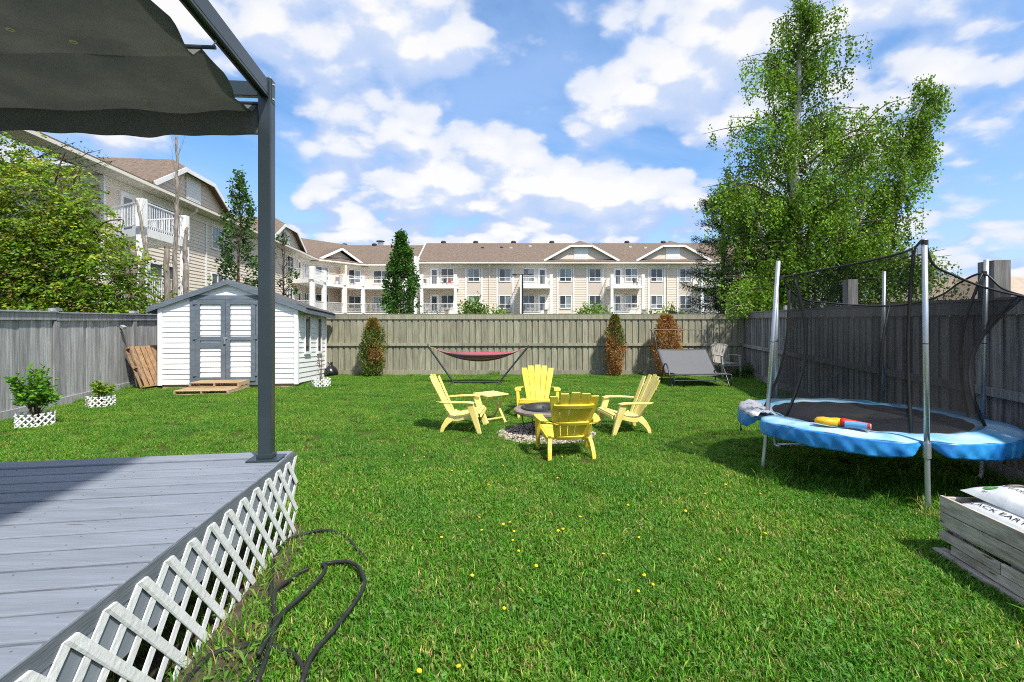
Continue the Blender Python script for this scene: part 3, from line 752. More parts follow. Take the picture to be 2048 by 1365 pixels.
m = MB(); m.hexa([Vector((-18.35, 54.9, S2)), Vector((-18.1, 54.9, S2)), Vector((-19.6, 57.4, S2)), Vector((-19.85, 57.4, S2)), Vector((-18.35, 54.9, 7.7)), Vector((-18.1, 54.9, 7.7)), Vector((-19.6, 57.4, 7.7)), Vector((-19.85, 57.4, 7.7))])
m.build('partition_wall', M['siding_beige'], BLD)
for (x, y, z, c, lb) in ((-18.0, 56.3, S3, 3, 'navy chair on the upper corner balcony beside the partition wall'), (-18.9, 54.0, S3, 3, 'navy chair on the upper corner balcony before the partition wall'),
                         (-17.4, 58.1, S2, 4, 'plum chair on the lower corner balcony'), (-13.2, 58.1, S2, 5, 'red chair on the lower corner balcony beside the tall narrow tree')):
    for o in clutter(x, y, z, [CL[c]]): tag(o, lb, 'chair', 'balcony furniture')
# near wing: the big balcony
P1, P2, P0, P3 = (-15.2, 20.52), (-15.65, 23.9), (-17.95, 22.08), (-18.2, 24.5)
for z in (S3, S2):
    b = slab([P0, P1, P2, P3], z - .34, z, 'balcony')
    railing(b, [Vector((*p, 0)) for p in (P0, P1, P2, P3)], z, step=.13)
    for p in (P1, P2):
        post(b, p, z + .001, z + 1.15, .28, 'newel_post'); post(b, p, 0 if z == S2 else S2 + 1.15, z - .341, .26, 'column')
    door(FL, fl(23.6), z + .02, .95); window(FL, fl(26.4), z + .9, z + 2.1, 2.2, low=False, pale=0)
window(FS, 1.6, 3.05, 4.5, 1.5, pale=0)
# roof furniture
for px, y in ((621, 494), (692, 493), (751, 493), (888, 491), (952, 490), (1027, 489), (1103, 489), (1252, 487), (1324, 487), (1405, 486)):
    Y = 63.6 if px > 880 else 65.7; X = (px - 1024) / F * Y; z = EZ + .06 + K * 6.0 - .1
    m = MB(); m.lathe([(.20, z - .3), (.20, z + .12), (.33, z + .14), (.33, z + .34), (.24, z + .46), (0.001, z + .48)], 10, (X, Y - .5, 0)); m.build('roof_vent', M['dark_vent'], BLD)
for px, f_ in ((965, .7), (1003, .72), (1022, .7), (1260, .75), (1290, .7), (1420, .72), (1180, .9), (1060, .8), (705, .7), (800, .7)):
    Y = 56.98 + 6 * f_ + (2.2 if px < 850 else 0); X = (px - 1024) / F * Y; z = EZ + .1 + K * 6 * f_
    m = MB(); m.box(X - .18, X + .18, Y - .2, Y + .2, z - .1, z + .16); m.build('roof_vent', M['dark_vent'] if px % 2 else M['soffit_tone'], BLD)
X = (763 - 1024) / F * 66; z = EZ + 2.9; m = MB(); m.box(X - .3, X + .3, 65.2, 65.8, z, z + .75); ch = m.build('chimney', M['galv'], BLD)
m = MB(); m.lathe([(.001, z + .75), (.55, z + .78), (.55, z + .9), (.001, z + 1.0)], 8, (X, 65.5, 0)); m.build('chimney_cap', M['dark_vent'], ch)

# a lower house off to the side
def far_house():
    h = empty('house', (46, 49, 0), 'distant tan-roofed house seen over the dark fence beside the tall post', 'house')
    m = MB(); m.box(37, 60, 44, 54, 0, 3.4); m.build('wall', M['house_wall'], h)
    m = MB(); a = [Vector(p) for p in ((36.4, 43.4, 3.4), (60.6, 43.4, 3.4), (60.6, 54.6, 3.4), (36.4, 54.6, 3.4))]; r0, r1 = Vector((41, 49, 5.9)), Vector((56, 49, 5.9))
    m.add(a + [r0, r1], [(0, 1, 5, 4), (1, 2, 5), (2, 3, 4, 5), (3, 0, 4), (3, 2, 1, 0)]); m.build('roof', M['house_roof'], h)
    m = MB(); g0 = [Vector((46, 42.6, 3.3)), Vector((53, 42.6, 3.3)), Vector((49.5, 42.6, 5.2))]; g1 = [p + Vector((0, 6, 0)) for p in g0]; m.prism(g0, g1); m.build('gable', M['house_roof'], h)
    for x in (40, 57): m = MB(); m.box(x - .6, x + .6, 43.95, 43.998, 1.2, 2.5); m.build('window', M['glass'], h)
far_house()

# lamp post in front of the far wing
def lamp_post():
    x, y = .82, 39.0; o = empty('lamp_post', (x, y, 0), 'dark double-armed lamp post before the far balconies', 'lamp post')
    m = MB(); m.tube([(x, y, 0), (x, y, 5.25)], [.085, .06], 8); m.build('pole', M['black_steel'], o)
    m = MB(); m.tube([(x - .55, y, 5.2), (x + .55, y, 5.2)], .03, 6); m.build('arm', M['black_steel'], o)
    for s in (-1, 1): m = MB(); m.box(x + s * .62 - .17, x + s * .62 + .17, y - .1, y + .1, 5.14, 5.25); m.build('lamp_head', M['black_steel'], o, bevel=.02)
lamp_post()
# ------------------------------------------------------------------ shed
def shed():
    W, D = 3.2, 2.5; fr = Fr((-8.55, 12.16, 0), math.atan2(.0872, .9962), tilt=.05)
    s = empty('garden_shed', fr.o, 'white vinyl-sided garden shed with grey double doors', 'shed')
    zb, pk, slope = .10, 2.60, .37
    wt = lambda u: pk - slope * abs(u - W / 2)                    # wall top under the roof
    d0, d1, dt = .72, 2.36, 2.17
    # floor skids
    m = MB(); m.box(.03, W - .03, .02, D - .02, 0, .098, fr); m.build('floor_frame', M['raw_wood'], s)
    # inner body, set behind the cladding
    m = MB(); pts = [(0.01, zb), (W - .01, zb), (W - .01, wt(W) - .02), (W / 2, pk - .02), (.01, wt(0) - .02)]
    m.prism([fr.p(u, .012, z) for u, z in pts], [fr.p(u, D, z) for u, z in pts]); m.build('wall', M['shed_white'], s)
    pitch = .128; z = zb
    def lim(zz):      # where the gable leaves room for a course
        k = W / 2 - max(0, (pk - zz) / slope)
        return max(0, k), min(W, W - k)
    while z < pk - .03:
        e = min(z + pitch, pk - .005); a0, a1 = lim(z); b0, b1 = lim(e)
        spans = [(a0, min(a1, d0), b0, min(b1, d0)), (max(a0, d1), a1, max(b0, d1), b1)] if e <= dt + .06 else [(a0, a1, b0, b1)]
        if e > dt + .06 and z < dt: spans = [(a0, a1, b0, b1)]
        for p0, p1, q0, q1 in spans:
            if p1 - p0 < .03: continue
            if q1 - q0 < .01: q0 = q1 = (p0 + p1) / 2
            m = MB(); m.add([fr.p(p0, -.022, z), fr.p(p1, -.022, z), fr.p(q1, -.006, e), fr.p(q0, -.006, e), fr.p(p0, .011, z), fr.p(p1, .011, z), fr.p(q1, .011, e), fr.p(q0, .011, e)],
                            [(0, 1, 2, 3), (4, 5, 1, 0), (7, 3, 2, 6), (0, 3, 7, 4), (1, 5, 6, 2)])
            m.build('siding_board', M['shed_white'], s)
        if z < wt(W) - .05:
            e2 = min(e, wt(W) - .02); m = MB()
            m.add([fr.p(W + .022, 0, z), fr.p(W + .022, D, z), fr.p(W + .006, D, e2), fr.p(W + .006, 0, e2), fr.p(W - .009, 0, z), fr.p(W - .009, D, z), fr.p(W - .009, D, e2), fr.p(W - .009, 0, e2)],
                  [(0, 1, 2, 3), (4, 5, 1, 0), (0, 3, 7, 4), (1, 5, 6, 2)]); m.build('siding_board', M['shed_white'], s)
        z = e
    for u in (0, W):
        m = MB(); m.box(u - .045 if u == 0 else u - .05, u + .05 if u == 0 else u + .045, -.04, .05, zb - .02, wt(u) - .03, fr); m.build('corner_trim', M['shed_white'], s)
    m = MB(); m.box(W - .05, W + .04, D - .04, D + .03, zb - .02, wt(W) - .03, fr); m.build('corner_trim', M['shed_white'], s)
    # door surround and two leaves
    t = .11; m = MB()
    m.box(d0 - .02, d0 + t, -.05, .005, zb - .03, dt + t, fr); m.box(d1 - t, d1 + .02, -.05, .005, zb - .03, dt + t, fr); m.box(d0 + t, d1 - t, -.05, .005, dt, dt + t, fr); m.box(d0 + t, d1 - t, -.045, .005, zb - .03, zb + .06, fr)
    m.build('door_frame', M['shed_grey'], s, bevel=.004)
    mid = (d0 + d1) / 2
    for i, (a, b) in enumerate(((d0 + t + .008, mid - .004), (mid + .004, d1 - t - .008))):
        z0, z1 = zb + .07, dt - .008; q = .105; m = MB()
        m.box(a, a + q, -.068, .004, z0, z1, fr); m.box(b - q, b, -.068, .004, z0, z1, fr)
        m.box(a + q, b - q, -.068, .004, z0, z0 + q, fr); m.box(a + q, b - q, -.068, .004, z1 - q, z1, fr); m.box(a + q, b - q, -.068, .004, 1.17, 1.17 + .095, fr)
        if i == 0: m.box(a + q, b - q, -.062, .004, .99, 1.115, fr)
        lf = m.build('door', M['shed_grey'], s, bevel=.004)
        z = z0 + q
        while z < z1 - q - .01:
            e = min(z + .128, z1 - q); m = MB(); m.add([fr.p(a + q, -.042, z), fr.p(b - q, -.042, z), fr.p(b - q, -.022, e), fr.p(a + q, -.022, e), fr.p(a + q, -.01, z), fr.p(b - q, -.01, z)], [(0, 1, 2, 3), (4, 5, 1, 0)])
            m.build('siding_board', M['shed_white'], lf); z = e
        for hz in (.35, 1.25, 2.1):
            u = a if i == 0 else b
            m = MB(); m.box(u - .05, u + .05, -.076, -.0685, hz - .05, hz + .05, fr); m.build('hinge', M['shed_grey'], lf)
    m = MB(); m.box(mid - .05, mid + .05, -.085, -.069, 1.2, 1.25, fr); m.box(mid - .03, mid + .01, -.10, -.07, 1.08, 1.2, fr); m.build('latch', M['galv'], s, bevel=.006)
    # side windows
    for v, w in ((.765, .19), (1.82, .17)):
        m = MB(); z0, z1 = .88, 1.80
        for bx in ((v - w - .04, v - w), (v + w, v + w + .04)): m.box(W, W + .05, bx[0], bx[1], z0 - .04, z1 + .04, fr)
        m.box(W, W + .05, v - w, v + w, z1, z1 + .04, fr); m.box(W, W + .065, v - w - .05, v + w + .05, z0 - .07, z0, fr)
        o = m.build('window', M['shed_white'], s); p = MB(); p.box(W, W + .028, v - w, v + w, z0, z1, fr); p.build('pane', M['glass'], o)
    # roof: two slopes, barge boards and eaves boards
    ov, ob = .26, .07
    rz = lambda u: 2.63 - slope * abs(u - W / 2)
    r = None
    for s0, s1 in ((-ov, W / 2), (W + ov, W / 2)):
        lo = [fr.p(s0, -ob, rz(s0)), fr.p(s1, -ob, rz(s1)), fr.p(s1, D + .1, rz(s1)), fr.p(s0, D + .1, rz(s0))]
        m = MB(); m.prism([p + Vector((0, 0, .035)) for p in lo], lo); r = m.build('roof', M['dark_shingle'], s)
        m = MB(); up = Vector((0, 0, 1)); a, b = fr.p(s0, -ob - .018, rz(s0) - .055), fr.p(s1, -ob - .018, rz(s1) - .055)
        m.prism([a + up * .09, b + up * .09, b - up * .035, a - up * .035], [q - fr.n * .03 for q in (a + up * .09, b + up * .09, b - up * .035, a - up * .035)])
        m.build('barge_board', M['shed_grey'], s)
        m = MB(); m.box(s0 - .012, s0 + .012, -ob, D + .1, rz(s0) - .10, rz(s0) - .002, fr); m.build('eaves_board', M['shed_grey'], s)
        n = 9                                                    # shingle butts along the eaves
        for k in range(n):
            v0 = -ob + (D + ob + .1) * k / n; v1 = -ob + (D + ob + .1) * (k + 1) / n
            dd = -.03 if s0 < 0 else .03; m = MB()
            lo = [fr.p(s0 + dd, v0, rz(s0) + .027), fr.p(s0 + dd, v1 - .01, rz(s0) + .027), fr.p(s0 - dd * 8, v1 - .01, rz(s0) + .137), fr.p(s0 - dd * 8, v0, rz(s0) + .137)]
            m.prism([p + Vector((0, 0, .014)) for p in lo], lo); m.build('shingle', M['dark_shingle'], r)
M['dark_shingle'] = mat('grey_black_shingle', (.055, .055, .056), (.10, .095, .09), 14, rough=.9, rnd=.2)
shed()

def pallet(name, o, size, label, group, basis, mats, nslat=6, h=.12):
    """deck slats over three stringers over bottom slats. basis: x (along slats), y, z vectors"""
    o = Vector(o); X, Y, Z = (Vector(b).normalized() for b in basis); w, d = size
    e = empty(name, o, label, 'pallet', group); P = lambda x, y, z: o + X * x + Y * y + Z * z
    def bx(nm, a, b, c, dd, f, g, mt):
        m = MB(); m.hexa([P(a, c, f), P(b, c, f), P(b, dd, f), P(a, dd, f), P(a, c, g), P(b, c, g), P(b, dd, g), P(a, dd, g)]); m.build(nm, mt, e, bevel=.003)
    for x in (0, w / 2 - .02, w - .04): bx('stringer', x, x + .04, 0, d, .018, h - .018, mats)
    sw = d / nslat
    for i in range(nslat): bx('slat', -.002, w + .002, i * sw + .004, (i + 1) * sw - random.uniform(.012, .03), h - .0175, h, mats)
    for y in (0, d / 2 - .04, d - .09): bx('slat', -.002, w + .002, y + .003, y + .085, 0, .0175, mats)
    return e
fx, fy = Vector((.9962, .0872, 0)), Vector((-.0872, .9962, 0)); up = Vector((0, 0, 1))
S0 = Vector((-8.55, 12.16, 0))
pallet('wooden_pallet', S0 + fx * .95 - fy * 1.18 + up * .01, (1.17, 1.08), 'bottom pallet of the two forming a step at the shed doors', 'pallets at the shed doors', (fx, fy, up), M['raw_wood'], 8, .095)
pallet('wooden_pallet', S0 + fx * 1.00 - fy * .66 + up * .107, (1.12, .58), 'top pallet of the two forming a step at the shed doors', 'pallets at the shed doors', (fx, fy, up), M['raw_wood'], 5, .11)
lean = Vector((-.46, .08, 1.0)).normalized(); dep = Vector((-.22, -1, 0)).normalized()
pallet('wooden_pallet', Vector((-8.68, 12.75, .02)), (1.06, .85), 'upright brown pallet leaning between the shed and the grey fence', None, (lean, dep, lean.cross(dep)), M['raw_wood2'], 6, .13)

# sack behind the shed
def sack():
    c = Vector((-5.42, 14.92, 0)); e = MB(); e.smooth = True
    prof = [(.001, 0), (.16, .0), (.21, .06), (.20, .16), (.15, .25), (.07, .31), (.05, .36), (.09, .41), (.001, .40)]
    e.lathe(prof, 14, c)
    e.v = [(x + .03 * math.sin(9 * z + 7 * x), y + .03 * math.sin(11 * x + 8 * z), z) for x, y, z in e.v]
    tag(e.build('rubbish_bag', M['plastic_bag'], None, smooth=True, loc=c), 'black rubbish bag tucked behind the back corner of the shed', 'bag')
sack()

# ------------------------------------------------------------------ deck
def deck():
    d = empty('deck', DC, 'low grey-blue painted timber deck with white lattice skirting', 'deck')
    P = lambda s, n, z: DC + DE * s + DB * n + Vector((0, 0, z))
    def bx(nm, s0, s1, n0, n1, z0, z1, mt, par=None, bevel=0):
        m = MB(); m.hexa([P(s0, n0, z0), P(s1, n0, z0), P(s1, n1, z0), P(s0, n1, z0), P(s0, n0, z1), P(s1, n0, z1), P(s1, n1, z1), P(s0, n1, z1)]); return m.build(nm, mt, par or d, bevel=bevel)
    s = 0; i = 0
    while s > -4.2:
        w = .160; a = random.uniform(-.004, .004)
        bx('plank', s - w, s, -.006 + a, 6.0, DZ - .034, DZ + (.010 if i == 0 else random.uniform(-.002, .002)), M['deck'], bevel=.006)
        s -= w + (.021 if i else .024); i += 1
    sm = MB(); s = -.08                                          # screw heads over every joist
    while s > -4.1:
        for k in range(12):
            for q in (-.045, .045):
                c = P(s + q, .06 + k * .42, DZ + .0025); sm.lathe([(.0036, 0), (.0036, .0010), (.001, .0010)], 6, c)
        s -= .181
    tag(sm.build('screw_heads', M['deck_rim'], d), kind='stuff')
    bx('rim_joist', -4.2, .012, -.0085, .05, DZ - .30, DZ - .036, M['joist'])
    bx('fascia_board', -4.2, .016, -.0122, -.0088, DZ - .085, DZ - .004, M['deck_rim'], bevel=.003)
    bx('rim_joist', .0, .04, .071, 6.0, DZ - .225, DZ - .036, M['deck_rim'])
    for n in (.45, 1.4): 
        for q in (-.6, -2.2): bx('pier', q - .05, q + .05, n - .05, n + .05, 0, DZ - .036, M['deck_rim'])
    # lattice: two layers of crossing laths, cut at a level line
    sp, lw, zt, zbm = .190, .042, .590, -.01
    lat = bx('lattice_frame', -4.0, .0, .055, .065, zt - .115, zt - .098, M['deck_rim'])
    H = zt - zbm
    k = -21
    while k * sp < H + .2:
        for lay in (0, 1):
            # layer 0 falls away from the camera, layer 1 towards it
            s0 = .02 - .146 * 0 + k * sp - (.0 if lay == 0 else 0)
            a, b = (s0, s0 + H * .90) if lay == 0 else (s0, s0 - H * .90)
            za, zb_ = zt, zbm
            lo, hi = min(a, b), max(a, b)
            if hi < -4.0 or lo > .02: continue
            # clip at the corner and at the near end
            def cut(S): return zt - (S - a) / (b - a) * (zt - zbm)
            A, B = a, b
            if lay == 0 and b > .02: B = .02
            if lay == 1 and a > .02: A = .02
            zA, zB = cut(A), cut(B)
            if zA - zB < .03: continue
            hw = lw / 2 * math.sqrt(2); t0, t1 = ((-.024, -.018) if lay == 0 else (-.0175, -.0125))
            # ends cut square across the lath at the top, level at the ground
            q = []
            for n_ in (t0, t1): q += [P(A - hw, n_, zA), P(A + hw, n_, zA), P(B + hw, n_, zB), P(B - hw, n_, zB)]
            if lay == 0: q[0] = P(A - hw / 2, t0, zA - hw / 2 + hw * .5); 
            m = MB(); m.hexa(q); m.build('lath', M['lattice'], lat)
        k += 1
    return d
deck()

# ------------------------------------------------------------------ pergola and its canopy
PO = Vector((-1.838, 3.746, DZ)); BD = Vector((.127, -1, 0)).normalized()     # the side beam runs towards the camera
CD = Vector((-1, -.084, 0)).normalized()                                       # rods run to the left
BZ = 3.38
def pergola():
    p = empty('pergola', PO, 'dark slate metal pergola standing on the deck', 'pergola')
    def pst(o, nm='post'):
        fr = Fr((o.x, o.y, 0), R(6)); m = MB(); m.box(-.047, .047, -.047, .047, DZ + .016, BZ + .10, fr); q = m.build(nm, M['slate'], p, bevel=.008)
        m = MB(); m.box(-.115, .115, -.095, .095, DZ + .002, DZ + .016, fr); m.build('base_plate', M['slate'], q, bevel=.003)
        m = MB(); m.box(-.055, .055, -.055, .055, DZ + .0165, DZ + .05, fr); m.build('base_collar', M['slate'], q, bevel=.004)
        m = MB(); m.box(.0465, .0500, -.03, .03, BZ - .08, BZ + .09, fr); m.build('bracket', M['slate'], q)
        for z in (BZ - .05, BZ + .06):
            m = MB(); m.tube([fr.p(.0501, 0, z), fr.p(.057, 0, z)], .009, 8); m.build('bolt', M['galv'], q)
    pst(PO); L2 = PO + CD * 3.6; pst(Vector((L2.x, L2.y, DZ)))
    a = Vector((PO.x, PO.y, BZ + .02)); b = a + BD * 5.4
    m = MB(); m.bar(a + BD * .048, b, .062, .11); bm = m.build('side_beam', M['slate'], p, bevel=.005)
    m = MB(); sd = BD.cross(Vector((0, 0, 1))).normalized()
    for s in (-1, 1): m.bar(a + BD * .05 + sd * s * .022 + Vector((0, 0, -.063)), b + sd * s * .022 + Vector((0, 0, -.063)), .014, .016)
    m.build('track_rail', M['slate'], bm)
    m = MB(); m.bar(a + CD * .048 + Vector((0, 0, .0)), a + CD * 3.55, .05, .11); m.build('front_beam', M['slate'], p, bevel=.005)
    b2 = Vector((L2.x, L2.y, BZ + .02)); m = MB(); m.bar(b2 + BD * .048, b2 + BD * 5.4, .062, .11); m.build('side_beam', M['slate'], p, bevel=.005)
    e = b; m = MB(); m.tube([Vector((e.x, e.y, DZ + .01)), Vector((e.x, e.y, BZ - .04))], .05, 8); m.build('post', M['slate'], p)
    e = b2 + BD * 5.4; m = MB(); m.tube([Vector((e.x, e.y, DZ + .01)), Vector((e.x, e.y, BZ - .04))], .05, 8); m.build('post', M['slate'], p)
pergola()
def canopy():
    e = empty('canopy', (PO.x, PO.y, BZ - .1), 'charcoal fabric canopy hanging in swags under the pergola', 'canopy')
    rods = [0.03, .80, 1.60, 2.45, 3.35]                                           # distance from the front post
    zr = BZ - .105
    def edge(t, n):                                                            # t along the beam, n to the left
        return Vector((PO.x, PO.y, 0)) + BD * t + CD * n
    n0, n1 = .045, 3.4
    prof = []
    for i in range(len(rods) - 1):
        a, b = rods[i], rods[i + 1]; kk = 14
        for j in range(kk):
            q = j / kk; t = a + (b - a) * q
            sag = .085 * (1 - (2 * q - 1) ** 2) + .05 * math.exp(-((q - .08) / .09) ** 2)
            if q == 0: sag = 0
            prof.append((t, zr - sag))
    prof.append((rods[-1], zr))
    def f(a, b):
        x = a * (len(prof) - 1); i = min(int(x), len(prof) - 2); q = x - i
        t = prof[i][0] * (1 - q) + prof[i + 1][0] * q; z = prof[i][1] * (1 - q) + prof[i + 1][1] * q
        n = n0 + .02 * math.sin(t * 9) + (n1 - n0) * b
        mid = math.sin(math.pi * b)
        wr = .010 * math.sin(9 * b * 3.4 + 3 * t) * math.sin(14 * t + 2 * b) + .008 * math.sin(23 * b + 11 * t)
        inset = .05 * (1 - abs(2 * ((t * 1.6) % 1) - 1)) * math.exp(-b * 18)
        v = edge(t, n + inset); return Vector((v.x, v.y, z - .03 * mid + wr * min(1, b * 12)))
    m = MB(); m.grid(f, len(prof) - 1, 60); m.build('fabric', M['canopy'], e, smooth=True, solid=.003)
    def v(a, b):
        n = n0 - .02 + (n1 - n0) * b; p = edge(rods[0] - .012 + a * (.02 * math.sin(17 * b) + .012 * math.sin(39 * b + 1) + .010 * math.sin(71 * b)), n)
        return Vector((p.x, p.y, zr + .01 - a * (.232 + .006 * math.sin(9 * b) + .003 * math.sin(60 * b)) - .03 * math.sin(math.pi * b)))
    m = MB(); m.grid(v, 8, 110); m.build('valance', M['canopy'], e, smooth=True, solid=.003)
    for t in rods[:4]:
        m = MB(); m.tube([Vector((*edge(t, .012).xy, zr + .012)), Vector((*edge(t, n1).xy, zr + .012 - .0))], .012, 8); rd = m.build('rod', M['slate'], e)
        q = edge(t, .03); m = MB(); m.tube(catmull([Vector((q.x, q.y, zr + .02)), Vector((q.x + .02, q.y, zr + .05)), Vector((q.x - .01, q.y, zr + .08)), Vector((q.x, q.y, zr + .11))], 4), .005, 6); m.build('hook', M['galv'], rd)
    for px, py, y in ((147, 81, 2.70), (290, 197, 3.42), (20, 40, 2.55)):
        p = at(px, py, y); 
        # drop it on the cloth
        rel = p - Vector((PO.x, PO.y, p.z)); t = rel.dot(BD); n = rel.dot(CD)
        tt = min(range(len(prof)), key=lambda i: abs(prof[i][0] - t)); z = prof[tt][1] - .03 * math.sin(math.pi * min(1, n / 3.4)) - .012
        m = MB(); m.lathe([(.008, z), (.009, z - .005), (.019, z - .005), (.020, z + .002)], 12, (p.x, p.y, 0)); m.build('grommet', M['grommet'], e)
canopy()

# ------------------------------------------------------------------ yellow chairs
def adirondack(label, loc, rz, mt):
    """moulded resin chair, facing local +y"""
    c = empty('adirondack_chair', loc, label, 'chair', 'yellow chairs round the fire pit', rz)
    B = lambda: MB()
    bot, top = Vector((0, -.19, .235)), Vector((0, -.50, .845)); ax = (top - bot).normalized(); ln = (top - bot).length
    nrm = Vector((0, -ax.z, ax.y))     # rearward
    heights = (.89, .968, 1.0, .968, .89)
    for i in range(5):
        k = i - 2; pts = []; w = []
        for q in range(7):
            t = q / 6 * heights[i]; spread = .078 + .050 * t
            curve = .035 * (k * k / 4) * (.6 + .4 * t)      # dished: the outer slats come forward
            pts.append(bot + ax * (ln * t) + Vector((k * spread, 0, 0)) - nrm * curve); w.append((.0735 + .0495 * t) * (.80 if q == 6 else 1))
        m = B(); m.sweep(pts, (1, 0, 0), w, .016); m.build('back_slat', mt, c, local=True, bevel=.006)
    for t, hh in ((.70, .05), (.34, .045), (.03, .05)):        # ribs across the rear
        pts = []
        for q in range(9):
            k = (q - 4) / 4 * 2; spread = .078 + .050 * t
            pts.append(bot + ax * (ln * (t + .02 * (1 - (k / 2) ** 2))) + Vector((k * (spread + .006), 0, 0)) - nrm * (.035 * (k * k / 4) * (.6 + .4 * t) - .018))
        m = B(); m.sweep(pts, tuple(ax), hh, .03); m.build('back_rib', mt, c, local=True, bevel=.005)
    # seat: slats following a scooped line
    line = [(-.20, .245), (-.08, .235), (.04, .255), (.16, .295), (.25, .325), (.305, .30), (.315, .25)]
    for i in range(len(line) - 1):
        (y0, z0), (y1, z1) = line[i], line[i + 1]; a, b = Vector((0, y0, z0)), Vector((0, y1, z1)); dd = (b - a).normalized() * .006
        m = B(); m.sweep([a + dd, b - dd], (1, 0, 0), [.46 + .03 * i, .46 + .03 * (i + 1)], .018); m.build('seat_slat', mt, c, local=True, bevel=.005)
    for s in (-1, 1):
        m = B(); m.sweep([(s * .235, -.20, .215), (s * .25, -.05, .205), (s * .275, .12, .25), (s * .295, .27, .285)], (1, 0, 0), .03, [.07, .06, .06, .07]); m.build('seat_rail', mt, c, local=True, bevel=.006)
        m = B(); m.sweep([(s * .245, -.13, .235), (s * .255, -.20, .17), (s * .265, -.255, .09), (s * .27, -.285, .0)], (1, 0, 0), [.045, .05, .05, .045], [.10, .085, .065, .05]); m.build('rear_leg', mt, c, local=True, bevel=.008)
        m = B(); m.sweep([(s * .345, .155, .455), (s * .335, .20, .32), (s * .325, .25, .16), (s * .32, .30, .0)], (1, 0, 0), [.055, .055, .05, .045], [.10, .095, .08, .055]); m.build('front_leg', mt, c, local=True, bevel=.008)
        arm = [(s * .335, .215, .462), (s * .345, .12, .475), (s * .345, -.05, .472), (s * .325, -.22, .462), (s * .27, -.335, .455), (s * .20, -.36, .45)]
        sd = [(1, 0, 0), (1, 0, 0), (1, 0, 0), (1, s * .15, 0), (1, s * .8, 0), (1, s * 1.4, 0)]
        m = B(); m.sweep(arm, sd, [.105, .115, .105, .095, .085, .07], .02); m.build('armrest', mt, c, local=True, bevel=.007)
    return c
adirondack('bright yellow slatted chair beyond the fire pit, facing the camera', (.45, 8.79, 0), R(180 - 3), M['yellow'])
adirondack('yellow slatted chair with its back to the camera, closest to the camera', (.685, 6.25, 0), R(6), M['yellow'])
adirondack('pale yellow slatted chair beside the small folding table', (-.745, 7.65, 0), R(-94), M['yellow_pale'])
adirondack('pale yellow slatted chair on the trampoline side of the fire pit', (1.695, 7.55, 0), R(100), M['yellow_pale'])

def side_table():
    o = Vector((-.355, 8.25, 0)); c = empty('folding_table', o, 'small pale yellow folding side table next to a chair', 'table', rz=R(38)); mt = M['yellow_pale']
    m = MB(); m.box(-.215, .215, -.215, .215, .445, .47); m.build('table_top', mt, c, local=True, bevel=.008)
    for x in (-.17, .17):
        for s in (-1, 1): m = MB(); m.bar((x - .012 * s, -s * .20, 0), (x - .012 * s, s * .17, .445), .022, .04, up=(1, 0, 0)); m.build('leg', mt, c, local=True, bevel=.003)
    for y in (-.13, .13): m = MB(); m.bar((-.158, y, .075), (.158, y, .075), .03, .02); m.build('stretcher', mt, c, local=True, bevel=.003)
side_table()

# ------------------------------------------------------------------ fire pit
def gravel():
    o = empty('gravel_bed', FIRE, 'round patch of pale gravel under the fire pit', 'gravel')
    m = MB(); n = 36
    ring = [(FIRE.x + .69 * math.cos(2 * math.pi * i / n) * random.uniform(.96, 1.04), FIRE.y + .64 * math.sin(2 * math.pi * i / n) * random.uniform(.96, 1.04), .006) for i in range(n)]
    m.add([(FIRE.x, FIRE.y, .03)] + ring, [(0, 1 + i, 1 + (i + 1) % n) for i in range(n)]); m.build('gravel_base', M['soil'], o)
    V = []; T = []; Fc = []
    oct_ = [(1, 0, 0), (0, 1, 0), (-1, 0, 0), (0, -1, 0), (0, 0, 1), (0, 0, -1)]; of = [(0, 1, 4), (1, 2, 4), (2, 3, 4), (3, 0, 4), (1, 0, 5), (2, 1, 5), (3, 2, 5), (0, 3, 5)]
    for i in range(2600):
        a = random.uniform(0, 6.283); r = math.sqrt(random.random()) * 1.02
        x, y = FIRE.x + .71 * r * math.cos(a), FIRE.y + .66 * r * math.sin(a); z = .035 * (1 - r) + .012
        s = random.uniform(.010, .024); th = random.uniform(0, 6.3); k = len(V); c = random.choice(((.44, .37, .29), (.34, .28, .21), (.25, .20, .15), (.52, .46, .38), (.15, .12, .10)))
        for p in oct_:
            q = (p[0] * s * random.uniform(.7, 1.3), p[1] * s * random.uniform(.6, 1.1), p[2] * s * .6)
            V.append((x + q[0] * math.cos(th) - q[1] * math.sin(th), y + q[0] * math.sin(th) + q[1] * math.cos(th), z + q[2])); T.append((*c, 1))
        Fc += [tuple(k + j for j in f) for f in of]
    me = bpy.data.meshes.new('stones'); me.from_pydata([(v[0] - FIRE.x, v[1] - FIRE.y, v[2]) for v in V], [], Fc)
    ca = me.attributes.new('tint', 'FLOAT_COLOR', 'POINT'); ca.data.foreach_set('color', np.array(T).reshape(-1))
    mm = bpy.data.materials.new('gravel_stone'); mm.use_nodes = True; a = mm.node_tree.nodes.new('ShaderNodeAttribute'); a.attribute_name = 'tint'
    mm.node_tree.links.new(a.outputs['Color'], mm.node_tree.nodes['Principled BSDF'].inputs['Base Color']); mm.node_tree.nodes['Principled BSDF'].inputs['Roughness'].default_value = .8
    me.materials.append(mm); s = bpy.data.objects.new('stones', me); C.objects.link(s); s.parent = o; tag(s, kind='stuff')
gravel()
